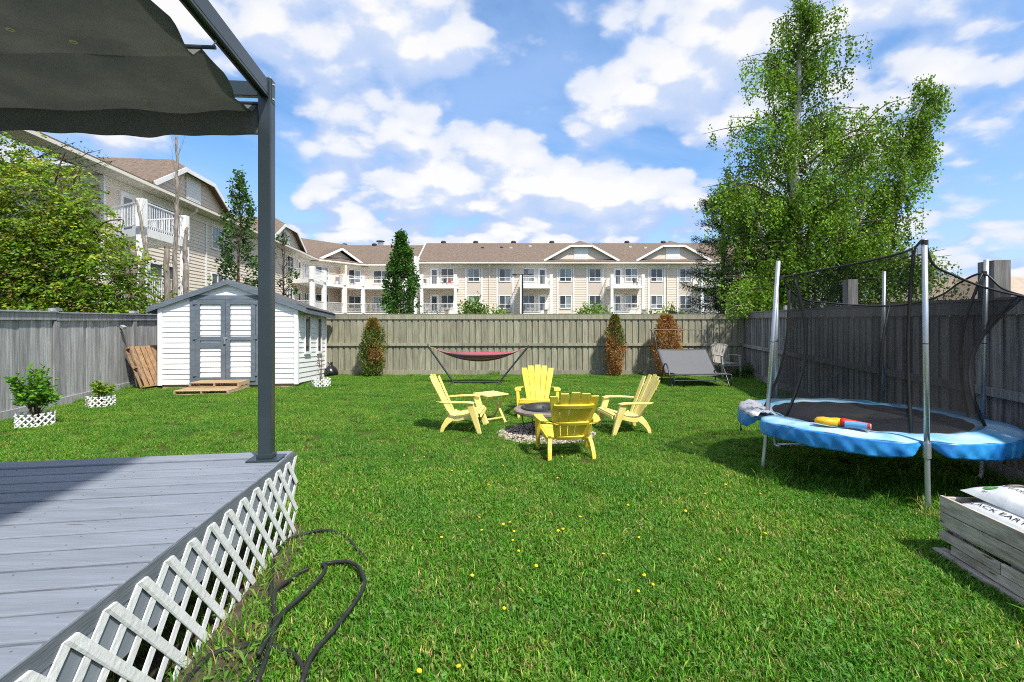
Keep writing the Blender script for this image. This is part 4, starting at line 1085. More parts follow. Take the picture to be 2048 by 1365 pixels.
def fire_pit():
    c = Vector((.50, 7.42, 0)); o = empty('fire_pit', c, 'round fire pit table with tiled rim and black bowl', 'fire pit')
    m = MB(); m.lathe([(.315, .372), (.455, .368), (.475, .355), (.475, .325), (.455, .312), (.315, .315), (.315, .372)], 40, c); m.build('rim', M['stone_rim'], o, smooth=False)
    m = MB(); m.lathe([(.365, .3735), (.365, .392), (.345, .400), (.315, .395), (.29, .34), (.22, .27), (.001, .235)], 40, c); b = m.build('bowl', M['black_steel'], o, smooth=True)
    def f(i, j):
        r = .29 * i; a = 2 * math.pi * j; h = .30 + .035 * (1 - i) + .014 * math.sin(23 * i + 5 * a) * math.cos(3 * a + 9 * i) * (1 - i) + random.uniform(-.010, .012) * (i < 1)
        return Vector((c.x + r * math.cos(a), c.y + r * math.sin(a), h))
    m = MB(); m.grid(f, 9, 26); m.build('ash_bed', M['ash'], o)
    for i in range(5):
        a = random.uniform(0, 3.1); p = Vector((c.x + random.uniform(-.12, .12), c.y + random.uniform(-.12, .12), .345)); d = Vector((math.cos(a), math.sin(a), .1)) * random.uniform(.06, .12)
        m = MB(); m.tube([p - d, p, p + d], [.02, .024, .016], 7); m.build('charred_log', M['black_steel'], o)
    for k in range(4):
        a = math.pi / 4 + k * math.pi / 2 + .25; d = Vector((math.cos(a), math.sin(a), 0))
        m = MB(); m.tube([c + d * .43 + Vector((0, 0, .315)), c + d * .36 + Vector((0, 0, .02))], .009, 6); m.build('leg', M['black_steel'], o)
    pts = [c + Vector((.36 * math.cos(2 * math.pi * i / 28), .36 * math.sin(2 * math.pi * i / 28), .10)) for i in range(29)]
    m = MB(); m.tube(pts, .007, 6); m.build('ring', M['black_steel'], o)
fire_pit()

# ------------------------------------------------------------------ hammock on its stand
def hammock():
    fl_, fr_ = Vector((-1.54, 13.1, 0)), Vector((-.33, 13.1, 0)); tl, tr = Vector((-2.21, 13.1, 1.0)), Vector((.42, 13.1, .975))
    o = empty('hammock_stand', (-.94, 13.1, 0), 'dark steel hammock stand in front of the far fence', 'stand')
    for f, t in ((fl_, tl), (fr_, tr)):
        m = MB(); m.tube([f + Vector((0, 0, .05)), t], .024, 8); m.build('upright', M['lounger_frame'], o)
        m = MB(); m.tube([f + Vector((-.04, -.42, .02)), f + Vector((0, 0, .045)), f + Vector((.04, .42, .02))], .024, 8); m.build('foot', M['lounger_frame'], o)
        m = MB(); d = (t - f).normalized(); m.tube(catmull([t, t + Vector((.0, 0, .05)), t + Vector((.02, 0, .02)), t + Vector((.01, 0, -.03))], 4), .006, 6); m.build('hook', M['black_steel'], o)
    m = MB(); m.tube([fl_ + Vector((0, 0, .05)), fr_ + Vector((0, 0, .05))], .024, 8); m.build('base_bar', M['lounger_frame'], o)
    h = empty('hammock', (-.9, 13.1, .6), 'red and purple striped hammock sagging between the stand arms', 'hammock')
    a, b = Vector((-2.00, 13.1, .925)), Vector((.24, 13.1, .91)); cols = [(.40, .08, .09), (.48, .18, .15), (.16, .13, .23), (.56, .38, .22), (.36, .07, .10), (.15, .16, .24), (.48, .14, .15), (.50, .43, .35), (.38, .10, .14)]
    NU, NV = 44, 27; V = []; T = []
    for i in range(NU + 1):
        q = i / NU; p = a.lerp(b, q); env = math.sin(math.pi * q) ** .55
        sag = .31 * (1 - (2 * q - 1) ** 2)
        for j in range(NV + 1):
            r = (j / NV - .5); fold = .018 * math.sin(j * 2.3 + 3 * q) * env
            V.append((p.x - (-.9), r * (.05 + .50 * env) + fold, p.z - sag * (1 - .62 * (2 * r) ** 2 * env) - .6 + fold)); T.append((*cols[(j * 5) % len(cols)], 1))
    Fc = [(i * (NV + 1) + j, (i + 1) * (NV + 1) + j, (i + 1) * (NV + 1) + j + 1, i * (NV + 1) + j + 1) for i in range(NU) for j in range(NV)]
    me = bpy.data.meshes.new('hammock_cloth'); me.from_pydata(V, [], Fc); ca = me.attributes.new('tint', 'FLOAT_COLOR', 'POINT'); ca.data.foreach_set('color', np.array(T).reshape(-1))
    me.polygons.foreach_set('use_smooth', [True] * len(Fc)); me.materials.append(M['stripes']); me.update(); x = bpy.data.objects.new('cloth', me); C.objects.link(x); x.parent = h
    md = x.modifiers.new('solid', 'SOLIDIFY'); md.thickness = .006
    cord = mat('ochre_cord', (.50, .32, .09), rough=.9)
    for e, t in ((a, tl), (b, tr)):
        for k in (-.03, -.01, .01, .03):
            m = MB(); m.tube([e + Vector((0, k, 0)), e.lerp(t, .5) + Vector((0, k * .5, -.012)), t + Vector((0, 0, -.01))], .007, 5); m.build('cord', cord, h)
        m = MB(); m.tube(catmull([t, t + Vector((.02, 0, -.08)), t + Vector((-.01, .01, -.16)), t + Vector((.02, 0, -.20))], 3), .006, 5); m.build('loose_cord', cord, h)
hammock()

# ------------------------------------------------------------------ double lounger and resin chair
def lounger():
    o = Vector((4.70, 12.77, 0)); c = empty('double_lounger', o, 'wide grey sling lounger with dark tube frame and bare canopy bar', 'lounger', rz=R(2)); W = .70
    prof = catmull([(0, -.42, .33), (0, -.20, .335), (0, .12, .30), (0, .32, .30), (0, .48, .42), (0, .75, .66), (0, .98, .86)], 6)
    def f(a, b):
        x = a * (len(prof) - 1); i = min(int(x), len(prof) - 2); p = prof[i].lerp(prof[i + 1], x - i); sg = math.sin(math.pi * b)
        return Vector((-W + .03 + (2 * W - .06) * b, p.y, p.z - .045 * sg * (1 if p.z < .5 else .4)))
    m = MB(); m.grid(f, len(prof) - 1, 16); m.build('sling', M['sling'], c, local=True, smooth=True, solid=.006)
    for s in (-1, 1):
        m = MB(); m.tube([p + Vector((s * (W - .02), 0, 0)) for p in prof], .016, 8); m.build('side_rail', M['lounger_frame'], c, local=True, smooth=True)
        x = s * (W + .02)
        m = MB(); m.tube(catmull([(x, -.40, .33), (x, -.43, .16), (x, -.36, .02), (x, -.30, .02), (x, -.16, .22), (x, .02, .45), (x, .16, .54), (x, .30, .50), (x, .42, .30), (x, .52, .02)], 5), .018, 8); m.build('leg_loop', M['lounger_frame'], c, local=True, smooth=True)
        m = MB(); m.tube(catmull([(s * W, .97, .85), (s * W, 1.02, 1.02), (s * (W - .0), 1.10, 1.18), (s * (W + .07), 1.28, 1.40)], 5), .016, 8); m.build('canopy_arm', M['lounger_frame'], c, local=True, smooth=True)
    for y, z in ((-.42, .33), (.98, .86)): m = MB(); m.tube([(-W, y, z), (W, y, z)], .016, 8); m.build('cross_bar', M['lounger_frame'], c, local=True)
    m = MB(); m.tube([(-W - .08, 1.28, 1.40), (W + .10, 1.28, 1.40)], .014, 8); m.build('canopy_bar', M['lounger_frame'], c, local=True)
    m = MB(); m.tube([(-W, -.40, .18), (W, -.40, .18)], .012, 8); m.build('cross_bar', M['lounger_frame'], c, local=True)
lounger()
def resin_chair():
    o = Vector((6.25, 14.6, 0)); c = empty('garden_chair', o, 'taupe high-backed resin armchair in the fence corner', 'chair', rz=R(12)); mt = M['resin_taupe']   # faces -y
    m = MB(); m.box(-.25, .25, -.24, .24, .40, .435); m.build('seat', mt, c, local=True, bevel=.012)
    for i in range(9):
        x = (i - 4) * .052; m = MB(); m.sweep([(x * .92, .22, .43), (x, .28, .68), (x * 1.06, .33, .93 - .010 * (i - 4) ** 2 * .3)], (1, 0, 0), .044, .016); m.build('back_slat', mt, c, local=True)
    m = MB(); m.sweep([((i - 4) * .0625, .335, .945 - .0016 * (i - 4) ** 2) for i in range(9)], (0, 0, 1), .05, .024); m.build('top_rail', mt, c, local=True, bevel=.006)
    for s in (-1, 1):
        m = MB(); m.bar((s * .265, .215, .43), (s * .275, .335, .93), .03, .03); m.build('back_post', mt, c, local=True)
        m = MB(); m.sweep([(s * .30, -.26, .645), (s * .31, 0, .655), (s * .29, .27, .645)], (1, 0, 0), [.07, .06, .05], .025); m.build('armrest', mt, c, local=True, bevel=.008)
        m = MB(); m.bar((s * .28, -.26, 0), (s * .295, -.22, .635), .05, .05, w1=.06, h1=.05); m.build('leg', mt, c, local=True, bevel=.006)
        m = MB(); m.bar((s * .27, .30, 0), (s * .25, .22, .40), .045, .05); m.build('leg', mt, c, local=True, bevel=.006)
        m = MB(); m.box(s * .255 - .012, s * .255 + .012, -.22, .22, .34, .40); m.build('apron', mt, c, local=True)
    m = MB(); m.box(-.24, .24, -.235, -.215, .345, .399); m.build('apron', mt, c, local=True)
resin_chair()

# ------------------------------------------------------------------ trampoline
def trampoline():
    z = .63; t = empty('trampoline', TR, 'round trampoline with blue pad and sagging black safety net', 'trampoline')
    R0, Ri = TRR, .90
    Q = lambda r, a, zz: Vector((TR.x + r * math.cos(a), TR.y + r * math.sin(a), zz))
    m = MB(); m.lathe([(.001, z - .035), (.45, z - .028), (Ri + .03, z - .005)], 48, TR); m.build('jump_mat', M['mat_black'], t, smooth=True, solid=.006)
    m = MB(); m.tube([Q(1.12, 2 * math.pi * i / 48, z - .05) for i in range(49)], .019, 8, False); m.build('frame_ring', M['galv'], t, smooth=True)
    poles = {'A': (2.74, 5.455), 'B': (3.60, 4.33), 'D': (4.93, 5.25), 'C': (4.75, 6.41), 'E': (3.49, 6.64)}
    ang = {k: math.atan2(y - TR.y, x - TR.x) for k, (x, y) in poles.items()}
    def gap(a):      # pad pinched in where a pole passes
        return sum(math.exp(-((math.atan2(math.sin(a - b), math.cos(a - b))) / .075) ** 2) for b in ang.values())
    def top(i, j):
        a = 2 * math.pi * j; g_ = min(1, gap(a)); r = Ri + (R0 - .04 - .10 * g_ - Ri) * i
        zz = z + .018 * math.sin(math.pi * i) - .012 * i + .005 * math.sin(7 * a) * i + .006 * math.sin(19 * a + 3 * i)
        return Q(r, a, zz)
    m = MB(); m.grid(top, 6, 120); m.build('pad_top', M['blue_top'], t, smooth=True, solid=.012)
    def skirt(i, j):
        a = 2 * math.pi * j; g_ = min(1, gap(a)); r = R0 - .04 - .10 * g_ + .008 * math.sin(math.pi * i * .9) + (.2 + i) * (.006 * math.sin(31 * a + 4 * i) + .006 * math.sin(53 * a + 1 - 5 * i) + .005 * math.sin(97 * a + 9 * i) + .004 * math.sin(151 * a - 7 * i))
        drop = .140 + .010 * math.sin(5 * a + 1) + .004 * math.sin(17 * a); drop *= (1 - .85 * g_)
        return Q(r, a, z - .012 + .005 * math.sin(7 * a) - i * drop)
    m = MB(); m.grid(skirt, 10, 300); m.build('pad_skirt', M['blue_pad'], t, smooth=True, solid=.004)
    tops = {'A': Vector((2.907, 5.455, 2.32)), 'B': Vector((3.572, 4.33, 2.375)), 'D': Vector((4.98, 5.25, 2.31)), 'C': Vector((4.77, 6.41, 2.30)), 'E': Vector((3.52, 6.64, 2.25))}
    for k, (x, y) in poles.items():
        b = Vector((x, y, 0)); tp = tops[k]; r = (b - TR).normalized(); s = Vector((-r.y, r.x, 0))
        zt = z - .05
        low = catmull([b - r * .09 + Vector((0, 0, .012)), b - r * .035 + Vector((0, 0, .012)), b + Vector((0, 0, .06)), b.lerp(tp, .15), b.lerp(tp, (zt + .1) / tp.z)], 5)
        m = MB(); m.tube(low, .0215, 10); lg = m.build('leg', M['galv'], t, smooth=True)
        m = MB(); m.tube([b.lerp(tp, (zt - .10) / tp.z), b.lerp(tp, (zt + .04) / tp.z)], .031, 10); m.build('clamp', M['galv'], lg, bevel=.003)
        u = b.lerp(tp, .62); m = MB(); m.tube([b.lerp(tp, (zt + .041) / tp.z), u, tp], [.0225, .0225, .0225], 10); pl = m.build('pole', M['galv'], t, smooth=True)
        m = MB(); m.tube([u - Vector((0, 0, .004)), u + Vector((0, 0, .004))], .0235, 10); m.build('joint', M['black_steel'], pl)
        m = MB(); m.tube([b + Vector((0, 0, zt)), Q(1.12, ang[k], zt)], .018, 8); m.build('bracket', M['galv'], lg)
    # the bent ground tubes that join two legs at the back
    for a, b in (('E', 'C'),):
        p, q = Vector((*poles[a], .02)), Vector((*poles[b], .02)); m = MB(); m.tube([p, p.lerp(q, .5) + Vector((0, 0, .02)), q], .019, 8); m.build('ground_tube', M['galv'], t, smooth=True)
    # net: bottom round the mat, top through the corners it still hangs from
    hem = [(0, at(1566, 555, 5.45)), (.30, at(1640, 541, 5.12)), (.65, at(1720, 526, 4.75)), (.90, at(1790, 510, 4.48)), (.99, at(1828, 496, 4.40)), (1.0, at(1848, 482, 4.36)), (1.02, at(1866, 528, 4.37)), (1.20, at(1905, 550, 4.42)), (1.42, at(1972, 576, 4.55)), (1.72, at(2052, 594, 4.80)),
           (1.90, at(2006, 578, 5.05)), (2.0, at(1966, 548, 5.22)), (2.12, at(1921, 565, 5.55)), (2.35, at(1884, 590, 5.85)), (2.70, at(1838, 605, 6.10)), (3.0, at(1780, 612, 6.28)), (3.35, at(1720, 611, 6.42)), (3.75, at(1655, 606, 6.45)), (4.1, at(1610, 600, 6.3)), (4.6, at(1578, 578, 5.85)), (5.0, at(1566, 555, 5.45))]
    order = ['A', 'B', 'D', 'C', 'E', 'A']; un = [ang['A']]
    for k in order[1:]:
        v = ang[k]
        while v < un[-1]: v += 2 * math.pi
        un.append(v)
    top_pts = [(un[min(int(q), 4)] + (un[min(int(q), 4) + 1] - un[min(int(q), 4)]) * (q - min(int(q), 4)), p) for q, p in hem]
    aa = []; base = ang['A']
    for a, p in top_pts:
        d = (a - base) % (2 * math.pi)
        if aa and d < aa[-1][0] - 1e-6: d += 2 * math.pi
        aa.append((d, p))
    aa[-1] = (2 * math.pi, aa[-1][1])
    pts = catmull([p for _, p in aa], 8); ds = []
    for i in range(len(aa) - 1):
        for k in range(8): ds.append(aa[i][0] + (aa[i + 1][0] - aa[i][0]) * k / 8)
    ds.append(2 * math.pi); n = len(pts)
    def bott(d): a = base + d; return Q(.97, a, z + .02)
    NV = 10
    def net(i, j):
        x = i * (n - 1); k = min(int(x), n - 2); p = pts[k].lerp(pts[k + 1], x - k); d = ds[k] + (ds[k + 1] - ds[k]) * (x - k)
        q = bott(d); v = p.lerp(q, j); inn = (Vector((TR.x, TR.y, v.z)) - v); bow = math.sin(math.pi * j) * (.14 + .07 * math.sin(3 * d + 1))
        return v + inn * bow + Vector((0, 0, -.015 * math.sin(9 * d) * math.sin(math.pi * j)))
    m = MB(); m.grid(net, n - 1, NV); m.build('net', M['net'], t, smooth=True)
    m = MB(); m.tube(pts, .011, 6, False); m.build('net_hem', M['black_steel'], t, smooth=True)
    for idx in (3, 4 * 8, 8 * 8 + 6, 11 * 8, 15 * 8, 19 * 8):
        i = min(idx, n - 1) / (n - 1)
        m = MB(); m.sweep([net(i, j / 12) + Vector((0, 0, .002)) for j in range(13)], (1, .3, 0), .034, .012); m.build('net_sleeve', M['black_steel'], t, smooth=True)
    for k, pt in (('A', at(1562, 556, 5.45)), ('B', Vector((3.572, 4.33, 2.35))), ('D', at(1969, 547, 5.25))):
        m = MB(); m.tube([pt - Vector((0, 0, .02)), pt + Vector((0, 0, .02))], .027, 8); m.build('strap', M['black_steel'], t)
    # torn lining bunched up on the pad by one pole
    def tarp(i, j):
        a = ang['A'] - .62 + .68 * j; r = 1.0 + .26 * i; h = .035 * math.sin(math.pi * i) + .020 * math.sin(13 * j + 9 * i) * math.sin(7 * i + 4 * j) + .012 * random.uniform(-1, 1)
        return Q(r, a, z + .03 + h - .05 * max(0, i - .75) * 4 * .3)
    m = MB(); m.grid(tarp, 9, 22); m.build('torn_lining', M['tarp'], t, smooth=True, solid=.004)
    p = Q(1.24, ang['A'] - .35, z - .08); m = MB(); m.tube([p, p + Vector((0, 0, -.13)), p + Vector((.006, 0, -.17))], [.005, .005, .016], 6); m.build('toggle_cord', M['black_steel'], t)
trampoline()
def toy():
    z = .665; o = G(1684, 853, z); e = empty('foam_toy', o, 'yellow, red and blue foam toy lying on the trampoline pad', 'toy', rz=R(-40)); e.rotation_euler = (0, 0, math.atan2(-.62, .78))
    m = MB(); pts = [(-.225, 0, .032), (-.20, .012, .036), (-.15, .0, .040), (-.10, .012, .038), (-.04, 0, .042), (0, 0, .040)]
    m.tube(pts, [.012, .028, .034, .030, .036, .034], 12); m.tube([(-.22, -.045, .03), (-.15, -.04, .034), (-.03, -.038, .034)], [.014, .030, .030], 12); m.build('yellow_body', M['toy_y'], e, local=True, smooth=True)
    m = MB(); m.tube([(-.01, 0, .04), (.02, -.005, .04), (.05, .0, .044), (.20, .02, .03)], [.036, .040, .030, .024], 12); m.build('red_collar', M['toy_r'], e, local=True, smooth=True)
    m = MB(); m.tube([(.025, -.04, .032), (.20, -.035, .032)], .030, 14); m.build('blue_tube', M['toy_b'], e, local=True, smooth=False)
    m = MB(); m.tube([(.2005, -.035, .032), (.222, -.034, .032)], .031, 14); m.build('red_tip', M['toy_r'], e, local=True)
    m = MB(); m.tube([(.2225, -.034, .032), (.228, -.034, .032)], .024, 14); m.build('white_end', M['toy_w'], e, local=True)
toy()

# ------------------------------------------------------------------ crate of soil bags
CR = Vector((3.06, 3.57, 0)); CA = Vector((-.10, -1, 0)).normalized(); CB = Vector((1, -.09, 0)).normalized()   # CA towards the camera, CB outwards
def crate():
    e = empty('plank_crate', CR, 'weathered grey plank crate holding soil bags, on an old pallet', 'crate')
    P = lambda a, b, z: CR + CA * a + CB * b + Vector((0, 0, z))
    def bx(nm, a0, a1, b0, b1, z0, z1, z0b=None, z1b=None, mt=M['grey_crate']):
        z0b = z0 if z0b is None else z0b; z1b = z1 if z1b is None else z1b
        m = MB(); m.hexa([P(a0, b0, z0), P(a1, b0, z0b), P(a1, b1, z0b), P(a0, b1, z0), P(a0, b0, z1), P(a1, b0, z1b), P(a1, b1, z1b), P(a0, b1, z1)]); return m.build(nm, mt, e, bevel=.003)
    L_ = 1.40; Wd = 1.0
    bx('plank', -.01, L_, 0, .022, .315, .425, .325, .435); bx('plank', -.015, L_, .003, .024, .213, .308, .22, .318); 
    bx('plank', .02, L_, .028, .048, .19, .212)
    bx('plank', .00, .50, -.012, .008, .125, .186, .115, .183); bx('plank', .10, .80, -.004, .016, .055, .112, .045, .108); bx('plank', .505, L_, -.01, .01, .115, .186, .12, .19)
    bx('plank', 0, .022, .03, Wd, .213, .42); bx('plank', 0, .022, .03, Wd, .11, .205)
    bx('plank', L_ - .022, L_, .03, Wd, .213, .42); bx('plank', .03, L_ - .03, Wd - .022, Wd, .213, .42)
    for a in (.04, .5, 1.02): bx('block', a, a + .09, .05, .14, .045, .186)
    for b in (.06, .42, .80): bx('skid', .0, L_, b, b + .09, .19, .2095)
    bx('skid', -.03, L_, -.035, .055, .012, .042); bx('skid', .0, L_, .42, .51, .012, .042); bx('skid', 0, L_, .82, .91, .012, .042)
    return P
CP = crate()
def text_mesh(s, size):
    cu = bpy.data.curves.new('lettering', 'FONT'); cu.body = s; cu.size = size; cu.align_x = 'CENTER'; cu.align_y = 'CENTER'; cu.resolution_u = 3
    o = bpy.data.objects.new('lettering_tmp', cu); C.objects.link(o); bpy.context.view_layer.update()
    dg = bpy.context.evaluated_depsgraph_get(); me = o.evaluated_get(dg).to_mesh(); V = [v.co.copy() for v in me.vertices]; Fc = [tuple(p.vertices) for p in me.polygons]
    o.evaluated_get(dg).to_mesh_clear(); bpy.data.objects.remove(o); return V, Fc
def soil_bag(label, a0, b0, la, lb, zbase, th, prints, seed):
    """a filled sack: pillow with crimped ends; prints are pressed on to its upper side"""
    e = empty('soil_bag', CP(a0 + la / 2, b0 + lb / 2, zbase), label, 'bag', 'soil bags in the crate')
    rs = random.Random(seed); ph = [rs.uniform(0, 6) for _ in range(6)]
    def hgt(u, v):
        k = (max(0, 1 - abs(2 * u - 1) ** 3.2) ** .55) * (max(0, 1 - abs(2 * v - 1) ** 3.2) ** .55)
        edge = min(u, 1 - u, v, 1 - v)
        return k * (1 + .07 * math.sin(9 * u + ph[0]) * math.sin(7 * v + ph[1]) + .04 * math.sin(21 * u + 9 * v + ph[2])) + .035 * math.sin(46 * (u + v * .1) + ph[3]) * math.exp(-edge * 14) * min(1, edge * 40)
    def topf(u, v): return CP(a0 + la * u, b0 + lb * v, zbase + th * .32 + th * .68 * hgt(u, v))
    def botf(u, v): return CP(a0 + la * u, b0 + lb * v, zbase + th * .32 - th * .30 * hgt(u, v))
    m = MB(); m.grid(topf, 30, 24); m.grid(botf, 30, 24); m.build('sack', M['bag'], e, smooth=True)
    for kind, mt, u, v, su, sv, arg in prints:
        m = MB()
        if kind == 'side':      # read from the yard: letters run towards the camera, their tops point outwards
            V, Fc = text_mesh(arg, 1.0); m.add([topf(u + q.x * su, v + q.y * sv) + Vector((0, 0, .004)) for q in V], Fc)
        elif kind == 'oval':
            n = 26; m.add([topf(u, v) + Vector((0, 0, .0028 + arg))] + [topf(u + su * math.sin(2 * math.pi * i / n), v + sv * math.cos(2 * math.pi * i / n)) + Vector((0, 0, .0028 + arg)) for i in range(n)], [(0, 1 + i, 1 + (i + 1) % n) for i in range(n)])
        else:
            m.grid(lambda i, j: topf(u + su * (i - .5), v + sv * (j - .5)) + Vector((0, 0, .0022)), 14, 14)
        m.build('lettering' if kind == 'side' else ('emblem' if kind == 'oval' else 'printed_panel'), mt, e)
# upper bag: u along the crate (towards the camera), v outwards
soil_bag('lower white sack lettered BLACK EARTH TOP SOIL in the crate', .08, .012, 1.02, .66, .335, .15, [('side', M['ink'], .47, .10, .078, .062, 'BLACK EARTH TOP SOIL')], 5)
soil_bag('upper white sack with brown panel and green oval on top of the crate', .015, .115, 1.02, .66, .425, .15,
         [('panel', M['ink_panel'], .56, .60, .72, .56, 0), ('oval', M['ink_green'], .13, .15, .042, .055, .0006), ('oval', M['ink_white'], .17, .33, .060, .090, .0010), ('oval', M['ink_panel'], .17, .33, .050, .075, .0018), ('oval', M['ink_tan'], .17, .33, .038, .058, .0026),
          ('oval', M['ink_white'], .12, .58, .060, .090, .0010), ('oval', M['ink_tan'], .12, .58, .050, .075, .0018),
          ('side', M['ink'], .40, .225, .052, .055, 'GARDEN EARTH'), ('side', M['ink_white'], .40, .46, .075, .085, 'GARDEN'), ('side', M['ink'], .155, .06, .04, .035, '40'), ('side', M['ink_white'], .13, .15, .022, .028, 'SOIL')], 9)

# ------------------------------------------------------------------ garden hose
def hose():
    sc = .2381; ox, oy = 350, 1040
    runs = [
        [(1600, 330), (1485, 205), (1470, 165), (1410, 125), (1280, 100), (1150, 100), (1050, 125), (960, 170), (880, 240), (835, 310), (815, 400), (808, 550), (803, 680), (798, 850), (785, 950), (740, 1080), (690, 1210), (590, 1420)],
        [(1120, 440), (1040, 470), (970, 510), (890, 580), (840, 640), (828, 720), (840, 850), (832, 960), (795, 1080), (755, 1200), (690, 1420)],
        [(700, 1200), (790, 1010), (850, 920), (920, 830), (1080, 670), (1200, 540), (1265, 460), (1240, 420), (1300, 390), (1440, 395), (1540, 450), (1590, 540), (1570, 640), (1500, 770), (1440, 830), (1320, 980), (1200, 1140), (1130, 1240), (1060, 1420)],
        [(60, 1400), (150, 1270), (240, 1195), (380, 1112), (520, 1065), (640, 1045), (740, 1052), (850, 1065), (950, 1100), (1020, 1170), (1090, 1290), (1120, 1400)]]
    m = MB()
    for k, r in enumerate(runs):
        pts = [G(ox + x * sc, oy + y * sc, .018) for x, y in r]
        pts = [p + Vector((0, 0, .016 * (k % 3) + .010 * math.sin(i * 1.9 + k))) for i, p in enumerate(pts)]
        m.tube(catmull(pts, 6), .0125, 8)
    tag(m.build('garden_hose', M['hose'], None, smooth=True), 'black rubber hose looped on the grass beside the lattice', 'hose')
hose()
# ------------------------------------------------------------------ vegetation
def nrm(a): return a / (np.linalg.norm(a, axis=-1, keepdims=True) + 1e-9)
def limb(m, p0, p1, r0, r1, n=6, bend=.08, seg=5):
    p0 = Vector(p0); p1 = Vector(p1); L_ = (p1 - p0).length
    pts = [p0.lerp(p1, i / seg) + (Vector((random.uniform(-1, 1), random.uniform(-1, 1), random.uniform(-.5, .5))) * bend * L_ * .35 if 0 < i < seg else Vector((0, 0, 0))) for i in range(seg + 1)]
    m.tube(pts, [r0 + (r1 - r0) * i / seg for i in range(seg + 1)], n); return pts

def planter(x, y, w, h, label, rz):
    o = empty('lattice_ring', (x, y, 0), label, 'planter', 'white lattice rings round young plants', rz)
    n = 6
    for k in range(n):
        a0, a1 = 2 * math.pi * k / n, 2 * math.pi * (k + 1) / n
        p, q = Vector((w * math.cos(a0), w * math.sin(a0), 0)), Vector((w * math.cos(a1), w * math.sin(a1), 0)); d = q - p; L_ = d.length; d.normalize(); out = Vector((d.y, -d.x, 0))
        m = MB(); st = .096; i = -3
        while i * st < L_ + h:
            for s in (1, -1):
                a = i * st; b = a + s * h; z0, z1 = 0.0, h
                lo_, hi_ = 0, L_
                def zz(t): return z0 + (t - a) / (b - a) * (z1 - z0)
                A, B = max(lo_, min(hi_, a)), max(lo_, min(hi_, b))
                if abs(A - B) < .02: continue
                m.sweep([p + d * A + Vector((0, 0, zz(A))) + out * (.004 * s), p + d * B + Vector((0, 0, zz(B))) + out * (.004 * s)], (d * 1 + Vector((0, 0, 0))), .024 * 1.3, .006)
            i += 1
        m.build('lattice_panel', M['lattice'], o, local=True)
planter(-7.55, 7.92, .262, .215, 'white lattice ring around the taller shrub by the grey fence', .2)
planter(-7.94, 9.65, .232, .215, 'white lattice ring around the small lime-green shrub', .4)
planter(-4.79, 12.55, .225, .215, 'white lattice ring around the bare sapling at the shed side', .1)

def young_shrub(x, y, h, rad, nst, nl, label, base, size, lowest=.25, cat='shrub'):
    o = empty('young_shrub', (x, y, 0), label, cat); m = MB(); P = []; D = []
    tips = []
    for i in range(nst):
        a = random.uniform(0, 6.3); r = rad * random.uniform(.35, 1); z = h * random.uniform(.5, 1.0) * (1 - .35 * r / rad)
        b = limb(m, (x + random.uniform(-.02, .02), y, 0), (x + r * .35 * math.cos(a), y + r * .35 * math.sin(a), z * .55), .011, .007, 5)
        e = limb(m, b[-1], (x + r * math.cos(a), y + r * math.sin(a), z), .007, .003, 5)
        for pts in (b[2:], e):
            for k in range(len(pts) - 1):
                for t in np.linspace(0, 1, 5): tips.append((pts[k].lerp(pts[k + 1], float(t)), Vector((math.cos(a), math.sin(a), .3))))
    m.build('stem', M['bark'], o)
    tips = [t for t in tips if t[0].z > h * lowest]
    for i in range(nl):
        p, d = random.choice(tips); P.append(p + Vector((random.gauss(0, .03), random.gauss(0, .03), random.gauss(0, .025)))); a = random.uniform(0, 6.3); D.append((math.cos(a) + d.x * .4, math.sin(a) + d.y * .4, random.uniform(-.3, .5)))
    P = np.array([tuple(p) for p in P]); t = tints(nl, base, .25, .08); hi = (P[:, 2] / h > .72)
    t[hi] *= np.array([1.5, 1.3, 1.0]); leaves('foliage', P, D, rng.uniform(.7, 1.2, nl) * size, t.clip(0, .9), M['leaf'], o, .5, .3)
young_shrub(-7.55, 7.92, 1.28, .29, 20, 1200, 'leafy green young shrub growing in a lattice ring by the fence', (.105, .26, .02), .085, .27)
young_shrub(-7.94, 9.65, .80, .22, 10, 460, 'small lime-green young shrub in a lattice ring', (.17, .28, .022), .075, .34)
young_shrub(-4.79, 12.55, 1.08, .15, 4, 60, 'spindly reddish sapling in a lattice ring at the shed side', (.22, .09, .07), .045, .45, 'sapling')

def cedar(x, y, h, rx, label, green, brown, nl, lean=0, seed=0, gap=0):
    """narrow evergreen, part of it browned off"""
    o = empty('cedar_shrub', (x, y, 0), label, 'shrub', 'narrow evergreens along the far fence'); m = MB(); limb(m, (x, y, 0), (x, y, h * .9), .04, .01)
    for i in range(60):
        z = random.uniform(.05, .92) * h; a = random.uniform(0, 6.3); w = rx * (math.sin(math.pi * min(1, (z / h) * .86 + .12)) ** .7); limb(m, (x, y, z), (x + w * .8 * math.cos(a), y + w * .8 * math.sin(a), z + .22), .010, .003, 4)
    m.build('stem', M['bark'], o)
    z = rng.random(nl) ** .9 * .97 + .015; a = rng.random(nl) * 6.283
    prof = np.sin(np.pi * np.clip(z * .86 + .13, 0, 1)) ** .62
    lump = 1 + .22 * np.sin(3 * a + 9 * z + seed) + .18 * np.sin(5 * a - 17 * z + seed) + .14 * np.sin(8 * a + 31 * z)
    r = rx * prof * lump * (1 - rng.random(nl) ** 2 * .55)
    P = np.stack([x + r * np.cos(a) + lean * z, y + r * np.sin(a) * .85, z * h], 1)
    D = np.stack([np.cos(a) * .55, np.sin(a) * .55, np.full(nl, .9)], 1)
    k = brown(z, a); t = tints(nl, (.105, .160, .022), .3, .1); bt = tints(nl, (.36, .17, .05), .3, .1)
    pick = rng.random(nl) < k; t[pick] = bt[pick]
    leaves('foliage', P, D, rng.uniform(.04, .11, nl), t, M['needle'], o, .26, .55)
